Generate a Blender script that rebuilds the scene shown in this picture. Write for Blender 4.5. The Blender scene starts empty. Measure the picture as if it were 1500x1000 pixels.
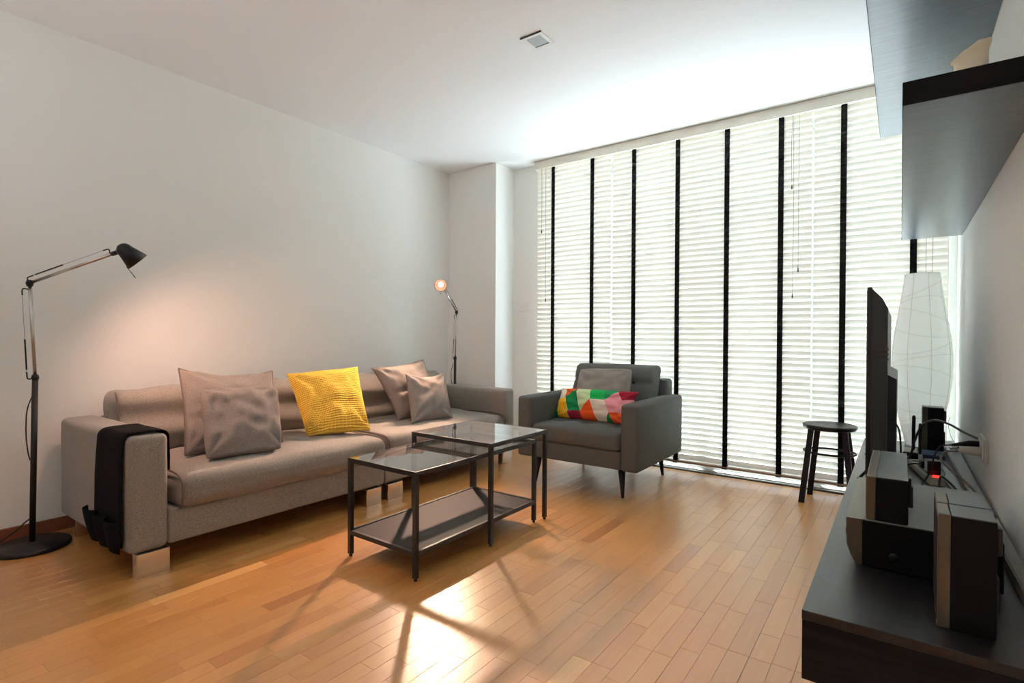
import bpy, bmesh, math, random
from math import sin, cos, pi, radians, sqrt
from mathutils import Vector, Matrix, noise

random.seed(7)
S = bpy.context.scene
COL = S.collection

# ------------------------------------------------------------------ camera
CAM_H = 1.03
cam_d = bpy.data.cameras.new('camera')
cam_d.sensor_width = 36.0
cam_d.lens = 781.4289 / 1500 * 36.0
cam_d.clip_start = 0.01
cam = bpy.data.objects.new('camera', cam_d)
COL.objects.link(cam)
YAW, PITCH, ROLL = 0.62975207, 0.00846578, 0.00492412
_f = Vector((-sin(YAW), cos(YAW), 0)); _r = Vector((cos(YAW), sin(YAW), 0)); _u = Vector((0, 0, 1))
_f2 = _f * cos(PITCH) - _u * sin(PITCH); _u2 = _u * cos(PITCH) + _f * sin(PITCH)
_r3 = _r * cos(ROLL) + _u2 * sin(ROLL); _u3 = _u2 * cos(ROLL) - _r * sin(ROLL)
cam.matrix_world = Matrix(((_r3.x, _u3.x, -_f2.x, 0), (_r3.y, _u3.y, -_f2.y, 0), (_r3.z, _u3.z, -_f2.z, CAM_H), (0, 0, 0, 1)))
S.camera = cam


def project(p):
    d = Vector(p) - Vector((0, 0, CAM_H))
    z = d.dot(_f2)
    if z < 0.05:
        return None
    return 781.43 * d.dot(_r3) / z + 750, 500 - 781.43 * d.dot(_u3) / z


# ------------------------------------------------------------------ world, light, exposure
W = bpy.data.worlds.new('sky'); S.world = W
W.use_nodes = True
wn = W.node_tree.nodes; wl = W.node_tree.links
bg = wn['Background']
bg.inputs['Color'].default_value = (0.76, 0.90, 1.0, 1)
bg.inputs['Strength'].default_value = 1.2

S.view_settings.view_transform = 'Standard'
S.view_settings.look = 'None'
S.view_settings.gamma = 1.0
S.view_settings.use_curve_mapping = False
S.view_settings.exposure = 0.68
S.cycles.max_bounces = 12
S.cycles.diffuse_bounces = 9
S.cycles.glossy_bounces = 5
S.cycles.transparent_max_bounces = 16
S.cycles.sample_clamp_indirect = 6.0
S.cycles.use_denoising = True


def area_light(name, loc, target, sx, sy, power, color):
    d = bpy.data.lights.new(name, 'AREA'); d.shape = 'RECTANGLE'; d.size = sx; d.size_y = sy
    d.energy = power; d.color = color
    o = bpy.data.objects.new(name, d); COL.objects.link(o)
    o.location = loc
    o.rotation_euler = (Vector(target) - Vector(loc)).to_track_quat('-Z', 'Y').to_euler()
    return o


# added fill light with no fixture, bounced off the ceiling behind the camera
area_light('ceiling_uplight', (-1.9, -0.9, 1.75), (-1.9, -0.6, 2.62), 1.2, 1.2, 15, (0.74, 0.90, 1.0))


# sun falling on the terrace outside, its light bouncing up through the slats
sd = bpy.data.lights.new('sun', 'SUN'); sd.energy = 95.0; sd.angle = radians(0.6); sd.color = (0.82, 0.94, 1.0)
sun = bpy.data.objects.new('sun', sd); COL.objects.link(sun)
sun.rotation_euler = Vector((0.28, -0.42, -0.86)).to_track_quat('-Z', 'Y').to_euler()


def spot(name, loc, target, power, color, size, blend, radius):
    d = bpy.data.lights.new(name, 'SPOT'); d.energy = power; d.color = color
    d.spot_size = size; d.spot_blend = blend; d.shadow_soft_size = radius
    o = bpy.data.objects.new(name, d); COL.objects.link(o)
    o.location = loc
    o.rotation_euler = (Vector(target) - Vector(loc)).to_track_quat('-Z', 'Y').to_euler()
    return o


# ------------------------------------------------------------------ materials
def lin(h):
    def c(v):
        v /= 255
        return v / 12.92 if v <= 0.04045 else ((v + 0.055) / 1.055) ** 2.4
    return (c(h[0]), c(h[1]), c(h[2]), 1)


def mat(name, rgb, rough=0.5, metal=0.0, spec=0.5, coat=0.0, coat_rough=0.1):
    m = bpy.data.materials.new(name); m.use_nodes = True
    b = m.node_tree.nodes['Principled BSDF']
    b.inputs['Base Color'].default_value = lin(rgb)
    b.inputs['Roughness'].default_value = rough
    b.inputs['Metallic'].default_value = metal
    b.inputs['Specular IOR Level'].default_value = spec
    b.inputs['Coat Weight'].default_value = coat
    b.inputs['Coat Roughness'].default_value = coat_rough
    return m


def nodes_of(m):
    return m.node_tree.nodes, m.node_tree.links, m.node_tree.nodes['Principled BSDF']


def add_noise(m, scale, amount, bump=0.0, dist=0.002, stretch=(1, 1, 1), rgb2=None, detail=4, rough_amt=0.0, coords='Object'):
    """mix a second tint by noise, and optional bump"""
    n, l, b = nodes_of(m)
    tc = n.new('ShaderNodeTexCoord'); mp = n.new('ShaderNodeMapping')
    mp.inputs['Scale'].default_value = stretch
    l.new(tc.outputs[coords], mp.inputs['Vector'])
    t = n.new('ShaderNodeTexNoise'); t.inputs['Scale'].default_value = scale; t.inputs['Detail'].default_value = detail
    l.new(mp.outputs['Vector'], t.inputs['Vector'])
    if amount > 0:
        base = b.inputs['Base Color'].default_value[:]
        mix = n.new('ShaderNodeMix'); mix.data_type = 'RGBA'
        cr = n.new('ShaderNodeMapRange'); cr.inputs['From Min'].default_value = 0.3; cr.inputs['From Max'].default_value = 0.7
        cr.inputs['To Max'].default_value = amount
        l.new(t.outputs['Fac'], cr.inputs['Value']); l.new(cr.outputs['Result'], mix.inputs['Factor'])
        mix.inputs['A'].default_value = base
        mix.inputs['B'].default_value = lin(rgb2) if rgb2 else (base[0] * .5, base[1] * .5, base[2] * .5, 1)
        l.new(mix.outputs['Result'], b.inputs['Base Color'])
    if bump > 0:
        bp = n.new('ShaderNodeBump'); bp.inputs['Strength'].default_value = bump; bp.inputs['Distance'].default_value = dist
        l.new(t.outputs['Fac'], bp.inputs['Height']); l.new(bp.outputs['Normal'], b.inputs['Normal'])
    return t


M = {}
M['wall'] = mat('wall_paint', (234, 234, 230), 0.75, spec=0.25); add_noise(M['wall'], 160, 0.06, 0.10, 0.002, rgb2=(226, 226, 221))
M['ceiling'] = mat('ceiling_paint', (243, 244, 245), 0.8, spec=0.2)
M['skirt'] = mat('skirting_wood', (128, 76, 48), 0.45); add_noise(M['skirt'], 8, 0.5, stretch=(30, 1, 30), rgb2=(104, 58, 36))
M['sofa'] = mat('sofa_fabric', (160, 151, 141), 0.95, spec=0.12)
add_noise(M['sofa'], 280, 1.0, 0.5, 0.002, stretch=(1, 0.55, 1.4), rgb2=(118, 110, 101), detail=3)
M['sofa'].node_tree.nodes['Principled BSDF'].inputs['Sheen Weight'].default_value = 0.25
M['cushion_grey'] = mat('cushion_fabric', (152, 142, 134), 0.95, spec=0.12)
add_noise(M['cushion_grey'], 300, 1.0, 0.45, 0.002, rgb2=(116, 106, 99), detail=3)
M['piping'] = mat('piping_fabric', (112, 98, 90), 0.9, spec=0.15)
M['armchair'] = mat('armchair_fabric', (104, 105, 101), 0.95, spec=0.12)
add_noise(M['armchair'], 500, 0.6, 0.3, 0.0012, rgb2=(80, 81, 78))
M['armchair_cushion'] = mat('small_cushion_fabric', (156, 149, 142), 0.95, spec=0.12)
add_noise(M['armchair_cushion'], 300, 0.75, 0.4, 0.0015, rgb2=(126, 119, 113))
M['piping_light'] = mat('piping_light', (156, 150, 142), 0.9, spec=0.1)
M['felt'] = mat('black_felt', (26, 24, 24), 0.95, spec=0.1); add_noise(M['felt'], 300, 0.4, 0.2, 0.001, rgb2=(18, 17, 17))
M['chrome'] = mat('brushed_steel', (222, 217, 210), 0.2, metal=1.0)
M['steel'] = mat('polished_tube', (196, 190, 184), 0.25, metal=1.0)
M['black_metal'] = mat('black_metal', (26, 25, 25), 0.42, spec=0.4)
M['table_metal'] = mat('table_black_brown', (40, 37, 36), 0.4, spec=0.5)
M['shelf_board'] = mat('shelf_board_dark', (40, 36, 35), 0.6, spec=0.25); add_noise(M['shelf_board'], 30, 0.3, rgb2=(42, 39, 38))
M['chair_leg'] = mat('black_wood_leg', (30, 26, 24), 0.4)
M['stool'] = mat('stool_dark_wood', (22, 17, 16), 0.4, spec=0.35); add_noise(M['stool'], 10, 0.5, stretch=(2, 14, 2), rgb2=(34, 27, 24))
M['valance'] = mat('valance_cream', (226, 220, 206), 0.55)
M['tape'] = mat('ladder_tape', (24, 23, 24), 0.85, spec=0.2)
M['cord'] = mat('pull_cord', (150, 144, 134), 0.8)
M['tassel'] = mat('cord_tassel', (84, 76, 66), 0.6)
M['sill'] = mat('door_track', (150, 146, 140), 0.4, metal=0.3)
M['gasket'] = mat('dark_gasket', (38, 36, 35), 0.6)
M['frame'] = mat('window_frame', (190, 190, 188), 0.4)
M['socket'] = mat('socket_plastic', (196, 190, 180), 0.4)
M['white_plastic'] = mat('white_plastic', (232, 230, 224), 0.4)
M['beige_plastic'] = mat('beige_plastic', (186, 178, 166), 0.45)
M['black_plastic'] = mat('black_plastic', (17, 17, 18), 0.35, spec=0.45)
M['tv_plastic'] = mat('tv_plastic', (24, 24, 25), 0.38, spec=0.5)
M['tv_back'] = mat('tv_back_shell', (56, 56, 54), 0.35, spec=0.5)
M['screen'] = mat('tv_screen', (8, 8, 10), 0.12)
M['speaker_side'] = mat('speaker_black', (12, 12, 12), 0.6, spec=0.18); add_noise(M['speaker_side'], 500, 0.3, 0.1, 0.0008, rgb2=(19, 18, 18))
M['speaker_top'] = mat('speaker_top_grey', (84, 91, 91), 0.38, spec=0.5)  # ceiling reflection put into a paler grey for the cabinet tops
M['silver'] = mat('silver_plastic', (96, 86, 72), 0.36, metal=0.5)
M['receiver_top'] = mat('receiver_top_metal', (108, 108, 103), 0.45, metal=0.2)  # metal lid lightened to carry the ceiling's reflection
M['cable_black'] = mat('cable_black', (16, 16, 16), 0.5)
M['cable_grey'] = mat('cable_grey', (112, 106, 98), 0.55)
M['trunking'] = mat('trunking_grey', (146, 142, 136), 0.5)
M['blue'] = mat('blue_plastic', (44, 62, 92), 0.5)
M['candle'] = mat('candle_wax', (238, 224, 198), 0.5); add_noise(M['candle'], 20, 0.5, rgb2=(226, 204, 168))
nb = M['candle'].node_tree.nodes['Principled BSDF']; nb.inputs['Subsurface Weight'].default_value = 0.1; nb.inputs['Subsurface Radius'].default_value = (0.02, 0.012, 0.006)
M['wick'] = mat('wick', (40, 32, 26), 0.9)
M['diffuser'] = mat('light_diffuser', (168, 178, 182), 0.3)
M['light_frame'] = mat('light_frame', (236, 236, 234), 0.5)
M['outside'] = mat('terrace_concrete', (192, 194, 195), 0.8); add_noise(M['outside'], 6, 0.3, rgb2=(170, 172, 173))
M['led'] = mat('red_switch', (220, 20, 14), 0.3)
_b = M['led'].node_tree.nodes['Principled BSDF']; _b.inputs['Emission Color'].default_value = (1, 0.03, 0.02, 1); _b.inputs['Emission Strength'].default_value = 1.5
M['label'] = mat('adapter_label', (196, 200, 206), 0.5)
M['beads'] = mat('bead_glass', (210, 214, 214), 0.12, spec=0.8)


def bulb_mat():
    m = bpy.data.materials.new('lit_bulb'); m.use_nodes = True
    n, l, b = nodes_of(m)
    b.inputs['Base Color'].default_value = (1, 0.85, 0.7, 1)
    b.inputs['Emission Color'].default_value = (1, 0.74, 0.54, 1); b.inputs['Emission Strength'].default_value = 6
    return m


M['bulb'] = bulb_mat()
M['reflector'] = mat('lamp_reflector', (176, 84, 56), 0.4)


def slat_mat():
    m = bpy.data.materials.new('blind_slat'); m.use_nodes = True
    n, l, b = nodes_of(m)
    b.inputs['Base Color'].default_value = lin((228, 224, 213)); b.inputs['Roughness'].default_value = 0.5
    b.inputs['Specular IOR Level'].default_value = 0.3
    tr = n.new('ShaderNodeBsdfTranslucent'); tr.inputs['Color'].default_value = lin((250, 246, 234))
    mx = n.new('ShaderNodeMixShader'); mx.inputs['Fac'].default_value = 0.12
    l.new(b.outputs['BSDF'], mx.inputs[1]); l.new(tr.outputs['BSDF'], mx.inputs[2])
    l.new(mx.outputs['Shader'], n['Material Output'].inputs['Surface'])
    return m


M['slat'] = slat_mat()


def paper_mat():
    m = bpy.data.materials.new('rice_paper'); m.use_nodes = True
    n, l, b = nodes_of(m)
    b.inputs['Base Color'].default_value = lin((248, 248, 245)); b.inputs['Roughness'].default_value = 0.8
    b.inputs['Specular IOR Level'].default_value = 0.1
    tr = n.new('ShaderNodeBsdfTranslucent'); tr.inputs['Color'].default_value = lin((252, 252, 250))
    mx = n.new('ShaderNodeMixShader'); mx.inputs['Fac'].default_value = 0.6
    l.new(b.outputs['BSDF'], mx.inputs[1]); l.new(tr.outputs['BSDF'], mx.inputs[2])
    l.new(mx.outputs['Shader'], n['Material Output'].inputs['Surface'])
    return m


M['paper'] = paper_mat()
M['paper_wire'] = mat('paper_wire', (226, 221, 216), 0.7)


def glass_mat(name, tint, refl=1.0):
    m = bpy.data.materials.new(name); m.use_nodes = True
    n, l, b = nodes_of(m)
    n.remove(b)
    t = n.new('ShaderNodeBsdfTransparent'); t.inputs['Color'].default_value = tint
    g = n.new('ShaderNodeBsdfGlossy'); g.inputs['Roughness'].default_value = 0.01; g.inputs['Color'].default_value = (1, 1, 1, 1)
    f = n.new('ShaderNodeFresnel'); f.inputs['IOR'].default_value = 1.5
    mx = n.new('ShaderNodeMixShader')
    ge = n.new('ShaderNodeNewGeometry')      # the far face of the pane adds no second mirror image
    fr = n.new('ShaderNodeMath'); fr.operation = 'SUBTRACT'; fr.inputs[0].default_value = 1.0; l.new(ge.outputs['Backfacing'], fr.inputs[1])
    mu = n.new('ShaderNodeMath'); mu.operation = 'MULTIPLY'; l.new(f.outputs['Fac'], mu.inputs[0]); l.new(fr.outputs[0], mu.inputs[1])
    m2_ = n.new('ShaderNodeMath'); m2_.operation = 'MULTIPLY'; m2_.inputs[1].default_value = refl; l.new(mu.outputs[0], m2_.inputs[0])
    l.new(m2_.outputs[0], mx.inputs['Fac'])
    l.new(t.outputs['BSDF'], mx.inputs[1]); l.new(g.outputs['BSDF'], mx.inputs[2])
    l.new(mx.outputs['Shader'], n['Material Output'].inputs['Surface'])
    return m


M['glass'] = glass_mat('table_glass', (0.93, 0.96, 0.95, 1), 1.9)
M['window_glass'] = glass_mat('window_glass', (0.97, 0.98, 0.98, 1), 0.6)


def floor_mat():
    m = bpy.data.materials.new('beech_parquet'); m.use_nodes = True
    n, l, b = nodes_of(m)
    geo = n.new('ShaderNodeNewGeometry'); at = n.new('ShaderNodeAttribute'); at.attribute_name = 'tint'
    mp = n.new('ShaderNodeMapping'); mp.inputs['Scale'].default_value = (55, 2.2, 10)
    off = n.new('ShaderNodeVectorMath'); off.operation = 'MULTIPLY_ADD'
    off.inputs[1].default_value = (37, 19, 5)
    l.new(at.outputs['Color'], off.inputs[0]); l.new(geo.outputs['Position'], off.inputs[2])
    l.new(off.outputs['Vector'], mp.inputs['Vector'])
    t = n.new('ShaderNodeTexNoise'); t.inputs['Scale'].default_value = 1.0; t.inputs['Detail'].default_value = 6; t.inputs['Roughness'].default_value = 0.65
    l.new(mp.outputs['Vector'], t.inputs['Vector'])
    sep = n.new('ShaderNodeSeparateColor'); l.new(at.outputs['Color'], sep.inputs['Color'])
    ramp = n.new('ShaderNodeValToRGB')
    e = ramp.color_ramp.elements
    e[0].position = 0.0; e[0].color = lin((168, 104, 46))
    e[1].position = 1.0; e[1].color = lin((222, 166, 98))
    e2 = ramp.color_ramp.elements.new(0.3); e2.color = lin((192, 130, 64))
    e3 = ramp.color_ramp.elements.new(0.75); e3.color = lin((203, 142, 75))
    l.new(sep.outputs['Red'], ramp.inputs['Fac'])
    dark = n.new('ShaderNodeMix'); dark.data_type = 'RGBA'; dark.blend_type = 'MULTIPLY'
    mr = n.new('ShaderNodeMapRange'); mr.inputs['From Min'].default_value = 0.35; mr.inputs['From Max'].default_value = 0.75
    mr.inputs['To Min'].default_value = 0.0; mr.inputs['To Max'].default_value = 0.5
    l.new(t.outputs['Fac'], mr.inputs['Value']); l.new(mr.outputs['Result'], dark.inputs['Factor'])
    l.new(ramp.outputs['Color'], dark.inputs['A']); dark.inputs['B'].default_value = (0.78, 0.66, 0.55, 1)
    l.new(dark.outputs['Result'], b.inputs['Base Color'])
    b.inputs['Roughness'].default_value = 0.3
    b.inputs['Coat Weight'].default_value = 0.85; b.inputs['Coat Roughness'].default_value = 0.31; b.inputs['Coat IOR'].default_value = 1.9
    b.inputs['Specular IOR Level'].default_value = 0.3
    t2 = n.new('ShaderNodeTexNoise'); t2.inputs['Scale'].default_value = 3.0; t2.inputs['Detail'].default_value = 3
    l.new(geo.outputs['Position'], t2.inputs['Vector'])
    bp = n.new('ShaderNodeBump'); bp.inputs['Strength'].default_value = 0.05; bp.inputs['Distance'].default_value = 0.01
    l.new(t2.outputs['Fac'], bp.inputs['Height']); l.new(bp.outputs['Normal'], b.inputs['Normal']); l.new(bp.outputs['Normal'], b.inputs['Coat Normal'])
    return m


M['floor'] = floor_mat()


def dark_wood(name, stretch, rgb=(36, 34, 36), rgb2=(13, 12, 12), rough=0.36):
    m = mat(name, rgb, rough, spec=0.5, coat=0.15, coat_rough=0.3)
    add_noise(m, 1.0, 1.0, 0.12, 0.002, stretch=stretch, rgb2=rgb2, detail=6)
    return m


M['dark_wood_y'] = dark_wood('dark_wood_long', (60, 2.2, 60))
M['dark_wood_x'] = dark_wood('dark_wood_cross', (2.5, 60, 60), rgb=(30, 29, 30), rgb2=(13, 12, 12), rough=0.6)
M['dark_wood_x'].node_tree.nodes['Principled BSDF'].inputs['Coat Weight'].default_value = 0
M['dark_wood_x'].node_tree.nodes['Principled BSDF'].inputs['Specular IOR Level'].default_value = 0.2
M['shelf_wood'] = dark_wood('wall_shelf_wood', (5, 60, 5), (78, 87, 95), (60, 67, 74), 0.28)  # dark wood made paler to hold the window's reflection on the undersides
M['shelf_wood_edge'] = dark_wood('wall_shelf_edge', (4, 60, 60), (24, 22, 20), (13, 12, 11), 0.6)
M['shelf_wood_edge'].node_tree.nodes['Principled BSDF'].inputs['Coat Weight'].default_value = 0
M['shelf_wood_edge'].node_tree.nodes['Principled BSDF'].inputs['Specular IOR Level'].default_value = 0.15


def yellow_waffle():
    m = mat('yellow_waffle', (228, 176, 62), 0.95, spec=0.1)
    n, l, b = nodes_of(m)
    uv = n.new('ShaderNodeUVMap'); sp = n.new('ShaderNodeSeparateXYZ'); l.new(uv.outputs['UV'], sp.inputs['Vector'])
    outs = []
    for ax, k in (('X', 2 * pi * 46), ('Y', 2 * pi * 34)):
        a = n.new('ShaderNodeMath'); a.operation = 'MULTIPLY'; a.inputs[1].default_value = k; l.new(sp.outputs[ax], a.inputs[0])
        s = n.new('ShaderNodeMath'); s.operation = 'SINE'; l.new(a.outputs[0], s.inputs[0])
        outs.append(s)
    mul = n.new('ShaderNodeMath'); mul.operation = 'MULTIPLY'; mul.inputs[1].default_value = 0.28
    l.new(outs[0].outputs[0], mul.inputs[0])
    add = n.new('ShaderNodeMath'); add.operation = 'ADD'; l.new(mul.outputs[0], add.inputs[0]); l.new(outs[1].outputs[0], add.inputs[1])
    bp = n.new('ShaderNodeBump'); bp.inputs['Strength'].default_value = 0.6; bp.inputs['Distance'].default_value = 0.004
    l.new(add.outputs[0], bp.inputs['Height']); l.new(bp.outputs['Normal'], b.inputs['Normal'])
    mr = n.new('ShaderNodeMapRange'); mr.inputs['From Min'].default_value = -1.4; mr.inputs['From Max'].default_value = 1.0
    l.new(add.outputs[0], mr.inputs['Value'])
    mix = n.new('ShaderNodeMix'); mix.data_type = 'RGBA'
    mix.inputs['A'].default_value = lin((206, 152, 44)); mix.inputs['B'].default_value = lin((236, 190, 84))
    l.new(mr.outputs['Result'], mix.inputs['Factor']); l.new(mix.outputs['Result'], b.inputs['Base Color'])
    return m


M['yellow'] = yellow_waffle()

# patchwork print of the lumbar cushion, as fields in its (u, v) cloth coordinates
def patch_uv(px, py):
    """bilinear cloth coordinates from a drawing whose corners are BL, BR, TR, TL"""
    BLx, BLy, BRx, BRy, TRx, TRy, TLx, TLy = 125, 655, 900, 735, 985, 378, 185, 315
    u, v = 0.5, 0.5
    for _ in range(20):
        x = (1 - u) * (1 - v) * BLx + u * (1 - v) * BRx + u * v * TRx + (1 - u) * v * TLx
        y = (1 - u) * (1 - v) * BLy + u * (1 - v) * BRy + u * v * TRy + (1 - u) * v * TLy
        xu = (1 - v) * (BRx - BLx) + v * (TRx - TLx); yu = (1 - v) * (BRy - BLy) + v * (TRy - TLy)
        xv = (1 - u) * (TLx - BLx) + u * (TRx - BRx); yv = (1 - u) * (TLy - BLy) + u * (TRy - BRy)
        dt = xu * yv - xv * yu; ex, ey = px - x, py - y
        u += (ex * yv - ey * xv) / dt; v += (ey * xu - ex * yu) / dt
    return u, v


FIELDS = [
    ((40, 128, 122), [(60, 470), (165, 500), (190, 660), (60, 720)]),
    ((30, 128, 72), [(165, 540), (195, 640), (190, 690), (130, 690)]),
    ((222, 168, 36), [(160, 452), (262, 450), (310, 680), (190, 680), (172, 560)]),
    ((226, 216, 196), [(100, 250), (247, 250), (247, 320), (262, 450), (100, 455)]),
    ((222, 92, 42), [(247, 250), (400, 270), (375, 345), (262, 440)]),
    ((30, 128, 72), [(375, 340), (262, 440), (300, 600), (442, 605)]),
    ((150, 40, 62), [(300, 598), (442, 605), (480, 740), (318, 720)]),
    ((198, 214, 160), [(375, 250), (512, 250), (542, 475), (442, 605)]),
    ((222, 84, 36), [(542, 475), (640, 760), (480, 760), (442, 605)]),
    ((28, 160, 76), [(512, 250), (655, 250), (695, 482), (542, 472)]),
    ((34, 140, 84), [(655, 250), (880, 250), (812, 382), (695, 482)]),
    ((230, 214, 194), [(542, 473), (697, 483), (742, 622), (705, 760), (640, 760)]),
    ((30, 120, 66), [(742, 622), (800, 760), (700, 760)]),
    ((232, 152, 158), [(812, 382), (695, 483), (742, 622), (930, 625)]),
    ((150, 30, 44), [(812, 382), (840, 250), (1100, 250), (1100, 440), (866, 490)]),
    ((232, 152, 158), [(866, 490), (1100, 440), (1100, 640), (930, 625)]),
    ((224, 88, 40), [(742, 622), (930, 625), (1100, 640), (1100, 800), (800, 760)]),
]


def patchwork():
    m = mat('patchwork_cloth', (226, 216, 196), 0.9, spec=0.12)
    n, l, b = nodes_of(m)
    uv = n.new('ShaderNodeUVMap'); last = None

    def math_(op, a, c):
        q = n.new('ShaderNodeMath'); q.operation = op
        for i, w in enumerate((a, c)):
            if isinstance(w, float): q.inputs[i].default_value = w
            else: l.new(w, q.inputs[i])
        return q.outputs[0]
    for rgb, poly in FIELDS:
        P = [Vector(patch_uv(*p)) for p in poly]
        area = sum(P[i].x * P[(i + 1) % len(P)].y - P[(i + 1) % len(P)].x * P[i].y for i in range(len(P)))
        if area < 0: P.reverse()
        mask = None
        for i in range(len(P)):
            d = P[(i + 1) % len(P)] - P[i]
            nx, ny = -d.y, d.x                       # inside lies to the left of each edge
            dot = n.new('ShaderNodeVectorMath'); dot.operation = 'DOT_PRODUCT'
            l.new(uv.outputs['UV'], dot.inputs[0]); dot.inputs[1].default_value = (nx, ny, 0)
            g = math_('GREATER_THAN', dot.outputs['Value'], float(nx * P[i].x + ny * P[i].y))
            mask = g if mask is None else math_('MULTIPLY', mask, g)
        mx = n.new('ShaderNodeMix'); mx.data_type = 'RGBA'
        l.new(mask, mx.inputs['Factor'])
        if last is None: mx.inputs['A'].default_value = lin((226, 216, 196))
        else: l.new(last, mx.inputs['A'])
        mx.inputs['B'].default_value = lin(rgb); last = mx.outputs['Result']
    l.new(last, b.inputs['Base Color'])
    return m


M['patchwork'] = patchwork()


# ------------------------------------------------------------------ mesh helpers
ORIGIN = {}


def empty(name, loc, label=None, cat=None, group=None, kind=None):
    o = bpy.data.objects.new(name, None); COL.objects.link(o)
    o.location = loc; o.empty_display_size = 0.05
    ORIGIN[o] = Vector(loc)
    tag(o, label, cat, group, kind)
    return o


def tag(o, label=None, cat=None, group=None, kind=None):
    if label: o['label'] = label
    if cat: o['category'] = cat
    if group: o['group'] = group
    if kind: o['kind'] = kind
    return o


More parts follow.
